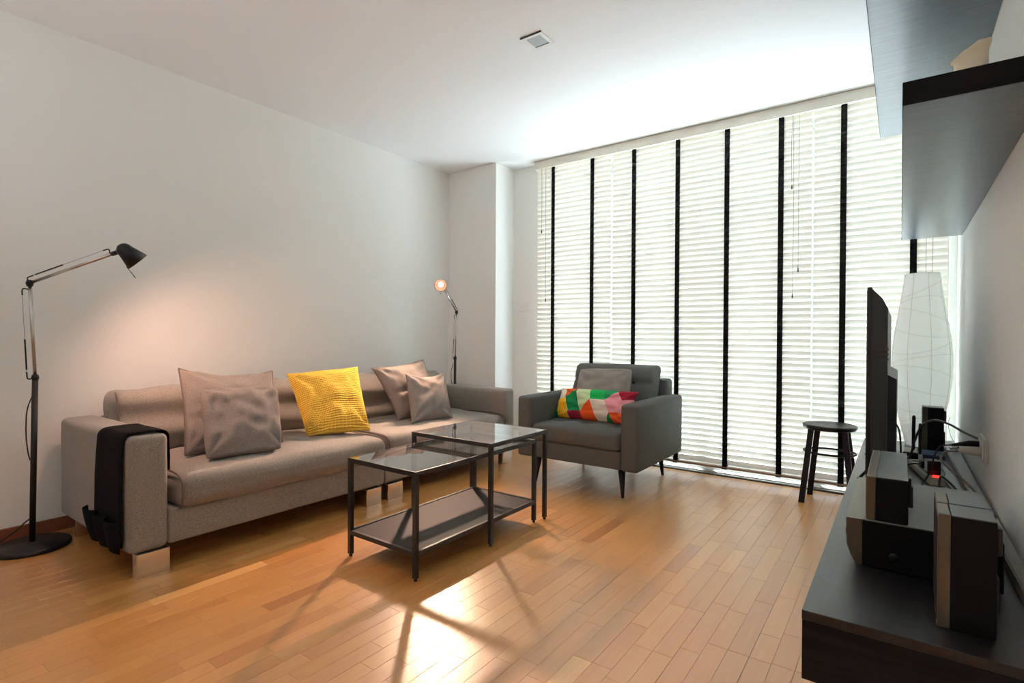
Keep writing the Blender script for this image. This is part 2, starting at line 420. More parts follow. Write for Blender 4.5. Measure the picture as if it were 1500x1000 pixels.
class MB:
    """collects shapes in world coordinates and links them as one mesh object"""
    def __init__(self):
        self.v = []; self.f = []; self.mi = []; self.cur = 0; self.sm = []; self.smooth = False

    def add(self, vs, fs, smooth=None):
        o = len(self.v)
        self.v += [tuple(x) for x in vs]
        for f in fs:
            self.f.append(tuple(i + o for i in f)); self.mi.append(self.cur)
            self.sm.append(self.smooth if smooth is None else smooth)
        return self

    def box(self, lo, hi, bev=0.0, seg=2, mtx=None):
        lo = Vector(lo); hi = Vector(hi)
        if bev <= 0:
            x0, y0, z0 = lo; x1, y1, z1 = hi
            vs = [(x0, y0, z0), (x1, y0, z0), (x1, y1, z0), (x0, y1, z0), (x0, y0, z1), (x1, y0, z1), (x1, y1, z1), (x0, y1, z1)]
            fs = [(0, 3, 2, 1), (4, 5, 6, 7), (0, 1, 5, 4), (1, 2, 6, 5), (2, 3, 7, 6), (3, 0, 4, 7)]
            sm = False
        else:
            bm = bmesh.new(); bmesh.ops.create_cube(bm, size=1.0)
            c = (lo + hi) / 2; s = hi - lo
            for v in bm.verts: v.co = Vector((v.co.x * s.x + c.x, v.co.y * s.y + c.y, v.co.z * s.z + c.z))
            bmesh.ops.bevel(bm, geom=bm.edges[:], offset=bev, segments=seg, profile=0.5, affect='EDGES')
            bm.verts.index_update()
            vs = [v.co.copy() for v in bm.verts]; fs = [[v.index for v in f.verts] for f in bm.faces]
            bm.free(); sm = seg > 2
        if mtx is not None: vs = [mtx @ Vector(v) for v in vs]
        return self.add(vs, fs, sm)

    def tube(self, pts, r, n=8, caps=True):
        pts = [Vector(p) for p in pts]
        rs = r if isinstance(r, (list, tuple)) else [r] * len(pts)
        t0 = (pts[1] - pts[0]).normalized()
        a = t0.orthogonal().normalized()
        vs = []; fs = []
        for i, p in enumerate(pts):
            t = (pts[min(i + 1, len(pts) - 1)] - pts[max(i - 1, 0)]).normalized()
            a = (a - t * a.dot(t)).normalized(); bb = t.cross(a)
            for k in range(n):
                an = 2 * pi * k / n
                vs.append(p + (a * cos(an) + bb * sin(an)) * rs[i])
        for i in range(len(pts) - 1):
            for k in range(n):
                k2 = (k + 1) % n
                fs.append((i * n + k, i * n + k2, (i + 1) * n + k2, (i + 1) * n + k))
        o = len(self.v)
        self.add(vs, fs, n > 4)
        if caps:
            self.add([], [], False)
            self.f.append(tuple(o + k for k in reversed(range(n)))); self.mi.append(self.cur); self.sm.append(False)
            m = o + (len(pts) - 1) * n
            self.f.append(tuple(m + k for k in range(n))); self.mi.append(self.cur); self.sm.append(False)
        return self

    def square_tube(self, p, q, w):
        lo = [min(a, b) for a, b in zip(p, q)]; hi = [max(a, b) for a, b in zip(p, q)]
        for i in range(3):
            if hi[i] - lo[i] < 1e-6: lo[i] -= w / 2; hi[i] += w / 2
        return self.box(lo, hi, 0.0015, 1)

    def lathe(self, prof, c=(0, 0, 0), n=32, axis=None, cap=False):
        """prof: list of (r, h); axis: direction of h"""
        c = Vector(c); ax = Vector(axis).normalized() if axis is not None else Vector((0, 0, 1))
        a = ax.orthogonal().normalized(); b = ax.cross(a)
        vs = []; fs = []
        for r, h in prof:
            for k in range(n):
                an = 2 * pi * k / n
                vs.append(c + ax * h + (a * cos(an) + b * sin(an)) * r)
        for i in range(len(prof) - 1):
            for k in range(n):
                k2 = (k + 1) % n
                fs.append((i * n + k, i * n + k2, (i + 1) * n + k2, (i + 1) * n + k))
        o = len(self.v)
        self.add(vs, fs, True)
        if cap:
            m = o + (len(prof) - 1) * n
            self.f.append(tuple(o + k for k in reversed(range(n)))); self.mi.append(self.cur); self.sm.append(False)
            self.f.append(tuple(m + k for k in range(n))); self.mi.append(self.cur); self.sm.append(False)
        return self

    def disc(self, c, r, n=32):
        return self.lathe([(r, 0)], c, n)

    def poly_extrude(self, outline, axis, a0, a1):
        """outline: 2D list; axis 'x','y','z' = extrusion axis"""
        def P(p, t):
            return {'x': (t, p[0], p[1]), 'y': (p[0], t, p[1]), 'z': (p[0], p[1], t)}[axis]
        n = len(outline)
        vs = [P(p, a0) for p in outline] + [P(p, a1) for p in outline]
        fs = [tuple(range(n)), tuple(reversed(range(n, 2 * n)))]
        fs += [(i, i + n, (i + 1) % n + n, (i + 1) % n) for i in range(n)]
        return self.add(vs, fs, False)

    def build(self, name, material, parent=None, origin=None, fix=True):
        me = bpy.data.meshes.new(name)
        if parent is not None: org = ORIGIN[parent]
        else: org = Vector(origin) if origin is not None else Vector((0, 0, 0))
        me.from_pydata([(x - org.x, y - org.y, z - org.z) for x, y, z in self.v], [], self.f)
        for m in (material if isinstance(material, (list, tuple)) else [material]): me.materials.append(m)
        me.polygons.foreach_set('material_index', self.mi)
        me.polygons.foreach_set('use_smooth', self.sm)
        if fix:
            bm = bmesh.new(); bm.from_mesh(me); bmesh.ops.recalc_face_normals(bm, faces=bm.faces[:]); bm.to_mesh(me); bm.free()
        me.update()
        o = bpy.data.objects.new(name, me); COL.objects.link(o)
        ORIGIN[o] = org
        if parent is not None: o.parent = parent
        else: o.location = org
        return o


def curve_pts(pts, n=8):
    pts = [Vector(p) for p in pts]
    out = []
    P = [pts[0] * 2 - pts[1]] + pts + [pts[-1] * 2 - pts[-2]]
    for i in range(1, len(P) - 2):
        p0, p1, p2, p3 = P[i - 1], P[i], P[i + 1], P[i + 2]
        for k in range(n):
            t = k / n
            out.append(0.5 * ((2 * p1) + (-p0 + p2) * t + (2 * p0 - 5 * p1 + 4 * p2 - p3) * t * t + (-p0 + 3 * p1 - 3 * p2 + p3) * t ** 3))
    out.append(pts[-1])
    return out


def soft_box(lo, hi, r, bulge=(0, 0, 0), wr=0.0, wscale=6.0, n=14, seed=0, warp=None):
    """cushion-like rounded box with bulging faces and wrinkles; verts, faces"""
    lo = Vector(lo); hi = Vector(hi); c = (lo + hi) / 2; h = (hi - lo) / 2
    rr = min(r, min(h) * 0.98)

    def axis_samples(L):
        e = [-L, -L + rr * 0.12, -L + rr * 0.35, -L + rr * 0.65, -L + rr]
        m = [(-L + rr) + (2 * L - 2 * rr) * k / n for k in range(1, n)]
        return e + m + [-x for x in reversed(e)]
    X, Y, Z = (axis_samples(q) for q in h)
    idx = {}; vs = []; fs = []

    def vid(p):
        k = (round(p[0], 6), round(p[1], 6), round(p[2], 6))
        if k in idx: return idx[k]
        v = Vector(p); inner = Vector([max(-h[i] + rr, min(h[i] - rr, v[i])) for i in range(3)])
        d = v - inner
        if d.length > 1e-9:
            q = inner + d.normalized() * rr; nn = d.normalized()
        else:
            q = v; nn = Vector((0, 0, 1))
        u = [q[i] / h[i] for i in range(3)]
        w = [max(0, 1 - abs(t) ** 2.2) for t in u]
        off = Vector((bulge[0] * u[0] * w[1] * w[2], bulge[1] * u[1] * w[0] * w[2], bulge[2] * u[2] * w[0] * w[1]))
        q = q + off
        if wr:
            pp = (q + c) * wscale + Vector((seed * 7.3, seed * 3.1, seed))
            q = q + nn * wr * (noise.noise(pp) + 0.5 * noise.noise(pp * 2.3))
        q = q + c
        if warp: q = warp(q)
        idx[k] = len(vs); vs.append(q)
        return idx[k]

    def face(A, B, fn):
        for i in range(len(A) - 1):
            for j in range(len(B) - 1):
                fs.append((vid(fn(A[i], B[j])), vid(fn(A[i + 1], B[j])), vid(fn(A[i + 1], B[j + 1])), vid(fn(A[i], B[j + 1]))))
    for s in (-1, 1):
        face(X, Y, lambda a, b: (a, b, s * h[2]))
        face(Y, Z, lambda a, b: (s * h[0], a, b))
        face(X, Z, lambda a, b: (a, s * h[1], b))
    return vs, fs


def pillow(name, quad, thick, material, label, cat, group=None, wr=0.010, seed=0, pinch=0.06, pipe=None, pipe_r=0.0035, n=28, sag=0.0, fn=None, facemat=None, flat=0.5, crease=None, rc=0.0):
    """quad: BL, BR, TR, TL as seen from the front"""
    BL, BR, TR, TL = [Vector(q) for q in quad]
    ctr = (BL + BR + TR + TL) / 4
    nrm = ((BR - BL) + (TR - TL)).cross((TL - BL) + (TR - BR)).normalized()
    vs = []; fs = []; uvs = []

    def pos(u, v, side):
        w = BL * (1 - u) * (1 - v) + BR * u * (1 - v) + TR * u * v + TL * (1 - u) * v
        a = 2 * u - 1; b = 2 * v - 1
        sx = 1 - pinch * (1 - b * b) * (1 if abs(a) > 0 else 1)
        sy = 1 - pinch * (1 - a * a)
        m = (BL + BR + TR + TL) / 4
        # pull edges inwards between the corners
        k_ = 1 - rc * (a * b) ** 4
        cu = 0.5 + a * 0.5 * sx * k_; cv = 0.5 + b * 0.5 * sy * k_
        w = BL * (1 - cu) * (1 - cv) + BR * cu * (1 - cv) + TR * cu * cv + TL * (1 - cu) * cv
        g = (max(0, 1 - a * a) * max(0, 1 - b * b)) ** flat
        t = thick / 2 * g
        if v < 0.6: t *= 1 + 0.15 * (0.6 - v)
        q = w * 30
        wv = wr * g ** 0.6 * (noise.noise(Vector((u * 5 + seed * 3.7, v * 5, seed))) + 0.6 * noise.noise(Vector((u * 11 + seed, v * 9, seed * 2))))
        # gathers radiating from the corners
        for cx, cy in ((0, 0), (1, 0), (0, 1), (1, 1)):
            dx, dy = u - cx, v - cy; d = sqrt(dx * dx + dy * dy)
            if d < 0.45:
                an = math.atan2(abs(dy), abs(dx))
                wv += wr * 0.9 * sin(an * 9 + seed) * (d / 0.45) * (1 - d / 0.45) * 2.0 * min(1, g * 3)
        if crease: wv += crease(u, v) * min(1, g * 3)
        if fn: w = fn(w, u, v)
        off = -Vector((0, 0, 1)) * sag * (1 - a * a) * max(0, b) ** 2
        return w + nrm * side * (t + wv * side * (1 if side > 0 else -0.6)) + off
    N = n
    grid = {}
    for s in (1, -1):
        for i in range(N + 1):
            for j in range(N + 1):
                edge = i in (0, N) or j in (0, N)
                if edge and s == -1:
                    grid[(s, i, j)] = grid[(1, i, j)]; continue
                # denser near the edges
                u = 0.5 - 0.5 * cos(pi * i / N); v = 0.5 - 0.5 * cos(pi * j / N)
                u = 0.5 * u + 0.5 * i / N; v = 0.5 * v + 0.5 * j / N
                grid[(s, i, j)] = len(vs); vs.append(pos(u, v, s)); uvs.append((u, v))
    mi = []
    for s in (1, -1):
        for i in range(N):
            for j in range(N):
                q = [grid[(s, i, j)], grid[(s, i + 1, j)], grid[(s, i + 1, j + 1)], grid[(s, i, j + 1)]]
                if s == -1: q.reverse()
                fs.append(q)
                if facemat:
                    cu = sum(uvs[k][0] for k in q) / 4; cv = sum(uvs[k][1] for k in q) / 4
                    mi.append(facemat(cu, cv))
                else: mi.append(0)
    me = bpy.data.meshes.new(name)
    me.from_pydata([v - ctr for v in vs], [], fs)
    for m_ in (material if isinstance(material, list) else [material]): me.materials.append(m_)
    me.polygons.foreach_set('material_index', mi)
    me.polygons.foreach_set('use_smooth', [True] * len(fs))
    uvl = me.uv_layers.new(name='UVMap')
    for lp in me.loops: uvl.data[lp.index].uv = uvs[lp.vertex_index]
    me.update()
    o = bpy.data.objects.new(name, me); COL.objects.link(o); o.location = ctr; ORIGIN[o] = ctr
    tag(o, label, cat, group)
    if pipe:
        ring = [(i, 0) for i in range(N)] + [(N, j) for j in range(N)] + [(i, N) for i in range(N, 0, -1)] + [(0, j) for j in range(N, 0, -1)]
        pts = [vs[grid[(1, i, j)]] for i, j in ring]
        mb = MB(); mb.tube(pts + [pts[0]], pipe_r, 6, False)
        mb.build('piping', pipe, o)
    return o


# ------------------------------------------------------------------ room shell
XL, XR, YW, ZC = -3.587, 0.27, 4.14, 2.623
YB = -2.6
WX0, WX1 = -2.72, 0.235          # window opening
WT = 0.22                         # wall thickness


def structure(o):
    o['kind'] = 'structure'; return o


structure(MB().box((XL - 0.2, YB - 0.2, ZC), (XR + 0.2, YW + WT, ZC + 0.2)).build('ceiling', M['ceiling']))
structure(MB().box((XL - 0.2, YB - 0.2, -0.2), (XL, YW + WT, ZC)).build('wall_left', M['wall']))
structure(MB().box((XR, YB - 0.2, -0.2), (XR + 0.2, YW + WT, ZC)).build('wall_right', M['wall']))
b = MB()
b.box((XL, YW, -0.05), (WX0, YW + WT, ZC)).box((WX1, YW, -0.05), (XR, YW + WT, ZC)).box((WX0, YW, 2.54), (WX1, YW + WT, ZC))
structure(b.build('wall_window', M['wall']))
structure(MB().box((XL, 3.862, 0), (-3.004, YW, ZC)).build('trim_column', M['wall']))
b = MB(); b.box((XL - 0.2, YB - 0.2, -0.2), (XR + 0.2, YB, ZC))
structure(b.build('wall_rear', M['wall']))
b = MB(); b.box((XL, YB, 0.0), (XL + 0.014, 3.862, 0.068), 0.004, 2)
structure(b.build('baseboard_left', M['skirt']))
b = MB(); b.box((XL + 0.014, 3.848, 0.0), (-3.004, 3.862, 0.068), 0.004, 2).box((-3.004, 3.848, 0), (-2.99, YW, 0.068), 0.004, 2).box((-2.99, YW - 0.014, 0), (WX0 - 0.02, YW, 0.068), 0.004, 2)
structure(b.build('baseboard_window', M['skirt']))
b = MB(); b.box((XR - 0.014, YB, 0.0), (XR, YW, 0.068), 0.004, 2)
structure(b.build('baseboard_right', M['skirt']))

# window_1: sliding glazed doors behind the blinds
win = empty('window_1', (-1.24, YW + 0.12, 0), kind='structure')
b = MB()
b.box((WX0, YW + 0.09, 0.02), (WX0 + 0.05, YW + 0.16, 2.54)).box((WX1 - 0.05, YW + 0.09, 0.02), (WX1, YW + 0.16, 2.54))
b.box((WX0, YW + 0.09, 2.49), (WX1, YW + 0.16, 2.54)).box((WX0, YW + 0.09, 0.0), (WX1, YW + 0.16, 0.045))
b.build('window_frame', M['frame'], win)
PANES = 4
for i in range(PANES):
    x0 = WX0 + 0.05 + (WX1 - WX0 - 0.1) * i / PANES; x1 = WX0 + 0.05 + (WX1 - WX0 - 0.1) * (i + 1) / PANES
    s = MB()
    s.box((x0, YW + 0.1, 0.045), (x0 + 0.035, YW + 0.15, 2.49)).box((x1 - 0.035, YW + 0.1, 0.045), (x1, YW + 0.15, 2.49))
    s.box((x0 + 0.035, YW + 0.1, 0.045), (x1 - 0.035, YW + 0.15, 0.085)).box((x0 + 0.035, YW + 0.1, 2.45), (x1 - 0.035, YW + 0.15, 2.49))
    sash = s.build('sash', M['frame'], win)
    MB().box((x0 + 0.035, YW + 0.122, 0.085), (x1 - 0.035, YW + 0.127, 2.45)).build('glass_pane', M['window_glass'], sash)
b = MB(); b.box((WX0, YW - 0.005, 0.0), (WX1, YW + 0.09, 0.012)).box((WX0, YW + 0.01, 0.012), (WX1, YW + 0.02, 0.022)).box((WX0, YW + 0.05, 0.012), (WX1, YW + 0.06, 0.022))
b.build('door_track', M['sill'], win)
b = MB(); b.box((WX0, YW - 0.017, 0.0), (WX1, YW - 0.005, 0.007)); b.build('gasket_strip', M['gasket'], win)

# terrace outside, with the slab of the storey above
structure(MB().box((-8, YW + WT, -0.25), (6, YW + 9, -0.06)).build('trim_terrace', M['outside']))
structure(MB().box((-6, YW + WT, 2.75), (4, YW + 1.35, 2.95)).build('trim_slab_above', M['outside']))

# ------------------------------------------------------------------ parquet floor
floor = empty('floor', (0, 0, 0), kind='structure')
MB().box((XL, YB - 0.2, -0.2), (XR, YW + WT, -0.012)).build('subfloor', M['gasket'], floor)
STRIP = 0.0657
strips = []
x = XR
row = 0
board_off = 0
rng = random.Random(11)
while x > XL:
    x0 = max(XL, x - STRIP)
    if row % 3 == 0: board_off = rng.uniform(0, 2.2)
    # board end joints every 2.2 m, strips inside of random length
    y = YB - 2.2 + board_off
    while y < YW + 0.1:
        ye = y + 2.2
        cuts = [y]
        first = rng.uniform(0.12, 0.42)
        c = y + first
        while c < ye - 0.12:
            cuts.append(c); c += rng.uniform(0.28, 0.48)
        cuts.append(ye)
        for a, bb in zip(cuts, cuts[1:]):
            a2 = max(a, YB); b2 = min(bb, YW + 0.0)
            if b2 - a2 > 0.01: strips.append((x0, x, a2, b2, row % 3))
        y = ye
    x -= STRIP; row += 1


def plank_shape(x0, x1, y0, y1, r):
    g = 0.00035; gl = 0.0006 if r == 0 else 0.00025
    return (x0 + gl, y0 + g, x1 - g, y1 - g)


def seen(p):
    x, y = p
    if x < -2.62 and 0.9 < y < 3.6: return False
    if x > -0.17 and y > 1.36: return False
    return True


scored = []
for s in strips:
    x0, x1, y0, y1, r = s
    area = 0
    pts = [project((x_, y_, 0)) for x_, y_ in ((x0, y0), (x1, y0), (x1, y1), (x0, y1))]
    if all(pts):
        cx = sum(p[0] for p in pts) / 4; cy = sum(p[1] for p in pts) / 4
        anyin = any(0 < p[0] < 1500 and 0 < p[1] < 1000 for p in pts)
        if anyin and seen(((x0 + x1) / 2, (y0 + y1) / 2)):
            q = [(min(1500, max(0, p[0])), min(1000, max(0, p[1]))) for p in pts]
            area = abs(sum(q[i][0] * q[(i + 1) % 4][1] - q[(i + 1) % 4][0] * q[i][1] for i in range(4))) / 2
    scored.append((area, s))
scored.sort(key=lambda t: -t[0])


def plank_mesh(group_of, name):
    me = bpy.data.meshes.new(name)
    vs = []; fs = []; cols = []
    org = Vector((group_of[0][0], group_of[0][2], 0))
    for s in group_of:
        x0, y0, x1, y1 = plank_shape(*s)
        z = rng.uniform(-0.00012, 0.0)
        tx = rng.uniform(-0.00006, 0.00006)
        o = len(vs); e = 0.0007
        for (a, b_, zz) in ((x0, y0, -0.012), (x1, y0, -0.012), (x1, y1, -0.012), (x0, y1, -0.012),
                            (x0, y0, z - 0.0004), (x1, y0, z - 0.0004), (x1, y1, z - 0.0004), (x0, y1, z - 0.0004),
                            (x0 + e, y0 + e, z + tx), (x1 - e, y0 + e, z - tx), (x1 - e, y1 - e, z - tx), (x0 + e, y1 - e, z + tx)):
            vs.append((a - org.x, b_ - org.y, zz))
        F = [(0, 1, 5, 4), (1, 2, 6, 5), (2, 3, 7, 6), (3, 0, 4, 7), (4, 5, 9, 8), (5, 6, 10, 9), (6, 7, 11, 10), (7, 4, 8, 11), (8, 9, 10, 11)]
        fs += [tuple(i + o for i in f) for f in F]
        t = rng.random()
        t = min(1, max(0, 0.5 + (t - 0.5) * 0.5 + (0.3 if rng.random() < 0.07 else 0) - (0.25 if rng.random() < 0.07 else 0)))
        cols += [(t, rng.random(), rng.random(), 1)] * 9
    me.from_pydata(vs, [], fs)
    me.materials.append(M['floor'])
    at = me.attributes.new('tint', 'FLOAT_COLOR', 'FACE')
    at.data.foreach_set('color', [c for col in cols for c in col])
    me.update()
    return me, org


for area, s in scored[:300]:
    me, org = plank_mesh([s], 'parquet_strip')
    o = bpy.data.objects.new('parquet_strip', me); COL.objects.link(o); o.parent = floor; o.location = org
me, org = plank_mesh([s for a, s in scored[300:]], 'parquet_field')
o = bpy.data.objects.new('parquet_field', me); COL.objects.link(o); o.parent = floor; o.location = org
o['kind'] = 'stuff'

# ------------------------------------------------------------------ blinds
val = MB(); val.box((-2.708, 4.052, 2.548), (0.262, 4.064, 2.6195), 0.002, 1).box((-2.708, 4.064, 2.548), (-2.70, YW - 0.001, 2.6195)).box((-2.70, 4.064, 2.612), (0.262, YW - 0.001, 2.6195))
tag(val.build('blind_valance', M['valance'], origin=(-1.2, 4.06, 2.58)), 'long cream valance board along the ceiling above the white blinds', 'valance')

PITCH_Z = 0.0423; SLAT_W = 0.050; TILT = radians(65)


def slat_profile():
    # arched section: local (y, z); upper edge towards the room (-y)
    pts = []
    for k in range(5):
        t = -1 + 2 * k / 4
        s_ = t * SLAT_W / 2; camber = 0.0032 * (1 - t * t)
        # along direction d = (cos tilt, sin tilt) in (y,z), camber to the room side
        y_ = -s_ * cos(TILT) - camber * sin(TILT); z_ = s_ * sin(TILT) - camber * cos(TILT)
        pts.append((y_, z_))
    return pts


def make_blind(x0, x1, tapes, label, cords, zoff):
    cx = (x0 + x1) / 2; yb = 4.092
    t = empty('venetian_blind', (cx, yb, 0), label, 'blind', 'white venetian blinds with black tapes across the window')
    MB().box((x0, yb - 0.024, 2.562), (x1, yb + 0.026, 2.610), 0.002, 1).build('headrail', M['valance'], t)
    prof = slat_profile()
    me = bpy.data.meshes.new('slat')
    L = (x1 - x0) / 2 - 0.002
    vs = []; fs = []
    nseg = 6
    for k in range(nseg + 1):
        xx = -L + 2 * L * k / nseg
        vs += [(xx, p[0], p[1]) for p in prof]
    for k in range(nseg):
        for j in range(4):
            a = k * 5 + j; fs.append((a, a + 1, a + 6, a + 5))
    me.from_pydata(vs, [], fs); me.materials.append(M['slat']); me.polygons.foreach_set('use_smooth', [True] * len(fs)); me.update()
    n = 0; z = 2.54 + zoff
    zs = []
    r = random.Random(int(abs(x0) * 100))
    while z > 0.10:
        o = bpy.data.objects.new('slat', me); COL.objects.link(o); o.parent = t
        o.location = (0, r.uniform(-0.0008, 0.0008), z)
        o.rotation_euler = (r.uniform(-0.008, 0.008), r.uniform(-0.0008, 0.0008), 0)
        zs.append(z); z -= PITCH_Z
    MB().box((x0 + 0.003, yb - 0.024, z - 0.004), (x1 - 0.003, yb + 0.024, z + 0.012), 0.004, 2).build('bottom_rail', M['bottom_rail'], t)
    zb = z
    for tx in tapes:
        m = MB()
        pts = [2.548]
        # front web: hugs the slat lower edges, so it zigzags slightly
        ys = []; zz = []
        ylow = yb + prof[-1][0]
        for q in zs:
            zz += [q + SLAT_W / 2 * sin(TILT), q + 0.004]; ys += [ylow - 0.0012, ylow + 0.003]
        zz = [2.555] + zz + [zb - 0.006]; ys = [ylow - 0.001] + ys + [yb - 0.0252]
        vs = []; fs = []
        hw = 0.0175
        for a_, b_ in zip(zz, ys): vs += [(tx - hw, b_, a_), (tx + hw, b_, a_), (tx + hw, b_ - 0.0012, a_), (tx - hw, b_ - 0.0012, a_)]
        for k in range(len(zz) - 1):
            for j in range(4): fs.append((k * 4 + j, k * 4 + (j + 1) % 4, k * 4 + 4 + (j + 1) % 4, k * 4 + 4 + j))
        m.add(vs, fs, False)
        m.box((tx - hw, yb - 0.0264, zb - 0.0065), (tx + hw, yb + 0.026, zb - 0.0045))
        yb2 = yb + prof[0][0] + 0.002
        m.box((tx - hw, yb2, zb), (tx + hw, yb2 + 0.0012, 2.56))
        m.build('ladder_tape', M['tape'], t)
    for (xa, ztop, zbot, sway) in cords:
        m = MB(); m.tube(curve_pts([(xa, yb - 0.036, ztop), (xa + sway, yb - 0.037, (ztop + zbot) / 2), (xa + sway * 0.3, yb - 0.036, zbot)], 6), 0.0016, 5)
        c = m.build('pull_cord', M['cord'], t)
        MB().lathe([(0.001, 0.0), (0.004, -0.006), (0.0055, -0.026), (0.002, -0.034)], (xa + sway * 0.3, yb - 0.036, zbot), 8, cap=True).build('cord_tassel', M['tassel'], c)
    return t


M['bottom_rail'] = mat('blind_bottom_rail', (158, 128, 100), 0.45)  # floor reflection put into the rail's tan base colour
make_blind(-2.700, -1.957, [-2.527, -2.137], 'leftmost white venetian blind, narrow with two black tapes, behind the armchair arm',
           [(-2.632, 2.55, 2.0, 0.004), (-2.588, 2.55, 1.38, 0.002)], 0.0)
make_blind(-1.950, -0.488, [-1.759, -1.401, -1.037, -0.679], 'wide middle white venetian blind with four black tapes, between two slimmer blinds',
           [(-0.606, 2.55, 2.075, -0.006), (-0.600, 2.55, 1.335, 0.004), (-0.566, 2.55, 1.51, 0.0)], -0.012)
make_blind(-0.481, 0.226, [-0.310, 0.058], 'rightmost white venetian blind behind the stool and television',
           [(0.118, 2.55, 1.40, 0.0), (0.150, 2.55, 1.38, 0.0)], -0.016)

# ------------------------------------------------------------------ small fixtures
t = empty('ceiling_downlight', (-1.59, 2.40, ZC), 'small square recessed downlight with grey diffuser in the white ceiling', 'ceiling light')
b = MB()
x0, x1, y0, y1 = -1.655, -1.525, 2.335, 2.475
f_ = 0.022
b.box((x0, y0, ZC - 0.006), (x1, y0 + f_, ZC - 0.0005), 0.001, 1).box((x0, y1 - f_, ZC - 0.006), (x1, y1, ZC - 0.0005), 0.001, 1)
b.box((x0, y0 + f_, ZC - 0.006), (x0 + f_, y1 - f_, ZC - 0.0005), 0.001, 1).box((x1 - f_, y0 + f_, ZC - 0.006), (x1, y1 - f_, ZC - 0.0005), 0.001, 1)
b.build('frame', M['light_frame'], t)
MB().box((x0 + f_, y0 + f_, ZC - 0.003), (x1 - f_, y1 - f_, ZC - 0.0005)).build('diffuser', M['diffuser'], t)
b = MB(); b.box((x0 - 0.002, y0 - 0.003, ZC - 0.0075), (x1, y0 + 0.001, ZC - 0.0005)).box((x0 + f_, y1 - f_ - 0.003, ZC - 0.005), (x1 - f_, y1 - f_, ZC - 0.001))
b.build('shadow_gap', M['gasket'], t)  # solid dark strips stand in for shade along two frame edges

t = empty('light_switch', (-2.88, YW, 1.32), 'white double light switch plate on the strip of wall beside the blinds', 'switch')
MB().box((-2.94, YW - 0.009, 1.275), (-2.82, YW - 0.0003, 1.352), 0.003, 2).build('plate', M['white_plastic'], t)
for q in (-2.91, -2.88):
    MB().box((q, YW - 0.012, 1.29), (q + 0.026, YW - 0.009, 1.337), 0.001, 1).build('rocker', M['white_plastic'], t)

# ------------------------------------------------------------------ sofa
SX = -2.585                                        # front face
sofa = empty('sofa', (-3.0, 2.21, 0), 'long low grey-brown fabric sofa on steel feet along the left wall', 'sofa')
r = 0.028
for (ya, yc, sd) in ((0.848, 1.003, 1), (3.440, 3.590, 2)):
    m = MB(); m.add(*soft_box((-3.50, ya, 0.106), (SX, yc, 0.603), r, (0.004, 0.006, 0.006), 0.0015, 5, 8, sd), smooth=True)
    a = m.build('armrest', M['sofa'], sofa)
# base, one per module
for (ya, yc, sd) in ((1.003, 2.214, 1), (2.220, 3.440, 2)):
    m = MB(); m.add(*soft_box((-3.48, ya, 0.112), (SX - 0.004, yc, 0.262), 0.015, (0.002, 0, 0), 0.001, 4, 8, sd), smooth=True); m.build('base', M['sofa'], sofa)
    m = MB(); m.add(*soft_box((-3.502, ya, 0.20), (-3.40, yc, 0.598), 0.03, (0, 0, 0.004), 0.002, 4, 8, sd), smooth=True); m.build('back_frame', M['sofa'], sofa)


def seat_warp(y0, y1, seam):
    def w(p):
        return p
    return w


def seat_cushion(ya, yc, sd, xf):
    vs, fs = soft_box((-3.40, ya, 0.256), (xf, yc, 0.405), 0.055, (0.014, 0.004, 0.032), 0.010, 4.0, 20, sd)
    m = MB(); m.add(vs, fs, True)
    c = m.build('seat_cushion', M['sofa'], sofa)
    # piping along the front lower edge and the end panels
    for yy in (ya + 0.010, yc - 0.010):
        m = MB(); m.tube(curve_pts([(xf - 0.03, yy, 0.262), (xf - 0.006, yy, 0.285), (xf + 0.001, yy, 0.335), (xf - 0.012, yy, 0.388), (xf - 0.10, yy, 0.412), (xf - 0.4, yy, 0.412)], 6), 0.0045, 6)
        m.build('piping', M['piping'], c)
    return c


seat_cushion(1.035, 2.225, 1, -2.556)
seat_cushion(2.222, 3.436, 2, -2.562)


def back_cushion(ya, yc, sd):
    def warp(p):
        # leans against the wall: top further back, slumped and creased middle
        k = (p.z - 0.40) / 0.35
        p = Vector(p); p.x -= 0.10 * k
        if p.x > -3.32:
            p.x += 0.020 * sin(p.z * 34 + sd + 1.2 * noise.noise(Vector((p.y * 2.3, sd, 0)))) * max(0.0, 1 - abs(k - 0.45) * 1.3)
        p.z += 0.016 * noise.noise(Vector((p.y * 4.2, sd * 2.0, 1.0))) * max(0, k)
        return p
    vs, fs = soft_box((-3.38, ya, 0.40), (-3.14, yc, 0.735), 0.055, (0.03, 0.004, 0.012), 0.012, 4.5, 20, sd, warp)
    m = MB(); m.add(vs, fs, True)
    c = m.build('back_cushion', M['sofa'], sofa)
    m = MB()
    pts = [(-3.19, ya + 0.012, 0.43), (-3.20, ya + 0.004, 0.55), (-3.24, ya + 0.006, 0.69), (-3.285, ya + 0.012, 0.731)]
    m.tube(curve_pts(pts, 5), 0.0045, 6)
    m.build('piping', M['piping'], c)


back_cushion(1.010, 2.215, 3)
back_cushion(2.225, 3.425, 5)


def foot(x0, x1, y0, y1):
    m = MB(); m.box((x0, y0, 0.0), (x1, y1, 0.103), 0.003, 2)
    m.build('foot', M['chrome'], sofa)


for y0, y1 in ((0.880, 1.006), (2.074, 2.186), (2.238, 2.362), (3.430, 3.556)):
    foot(SX - 0.05, SX - 0.001, y0, y1)
    foot(-3.45, -3.38, y0, y1)

# black felt organiser over the near arm
orgz = empty('armrest_organizer', (-2.78, 0.84, 0.35), 'black felt armrest organiser with pockets draped over the near sofa arm', 'organizer')


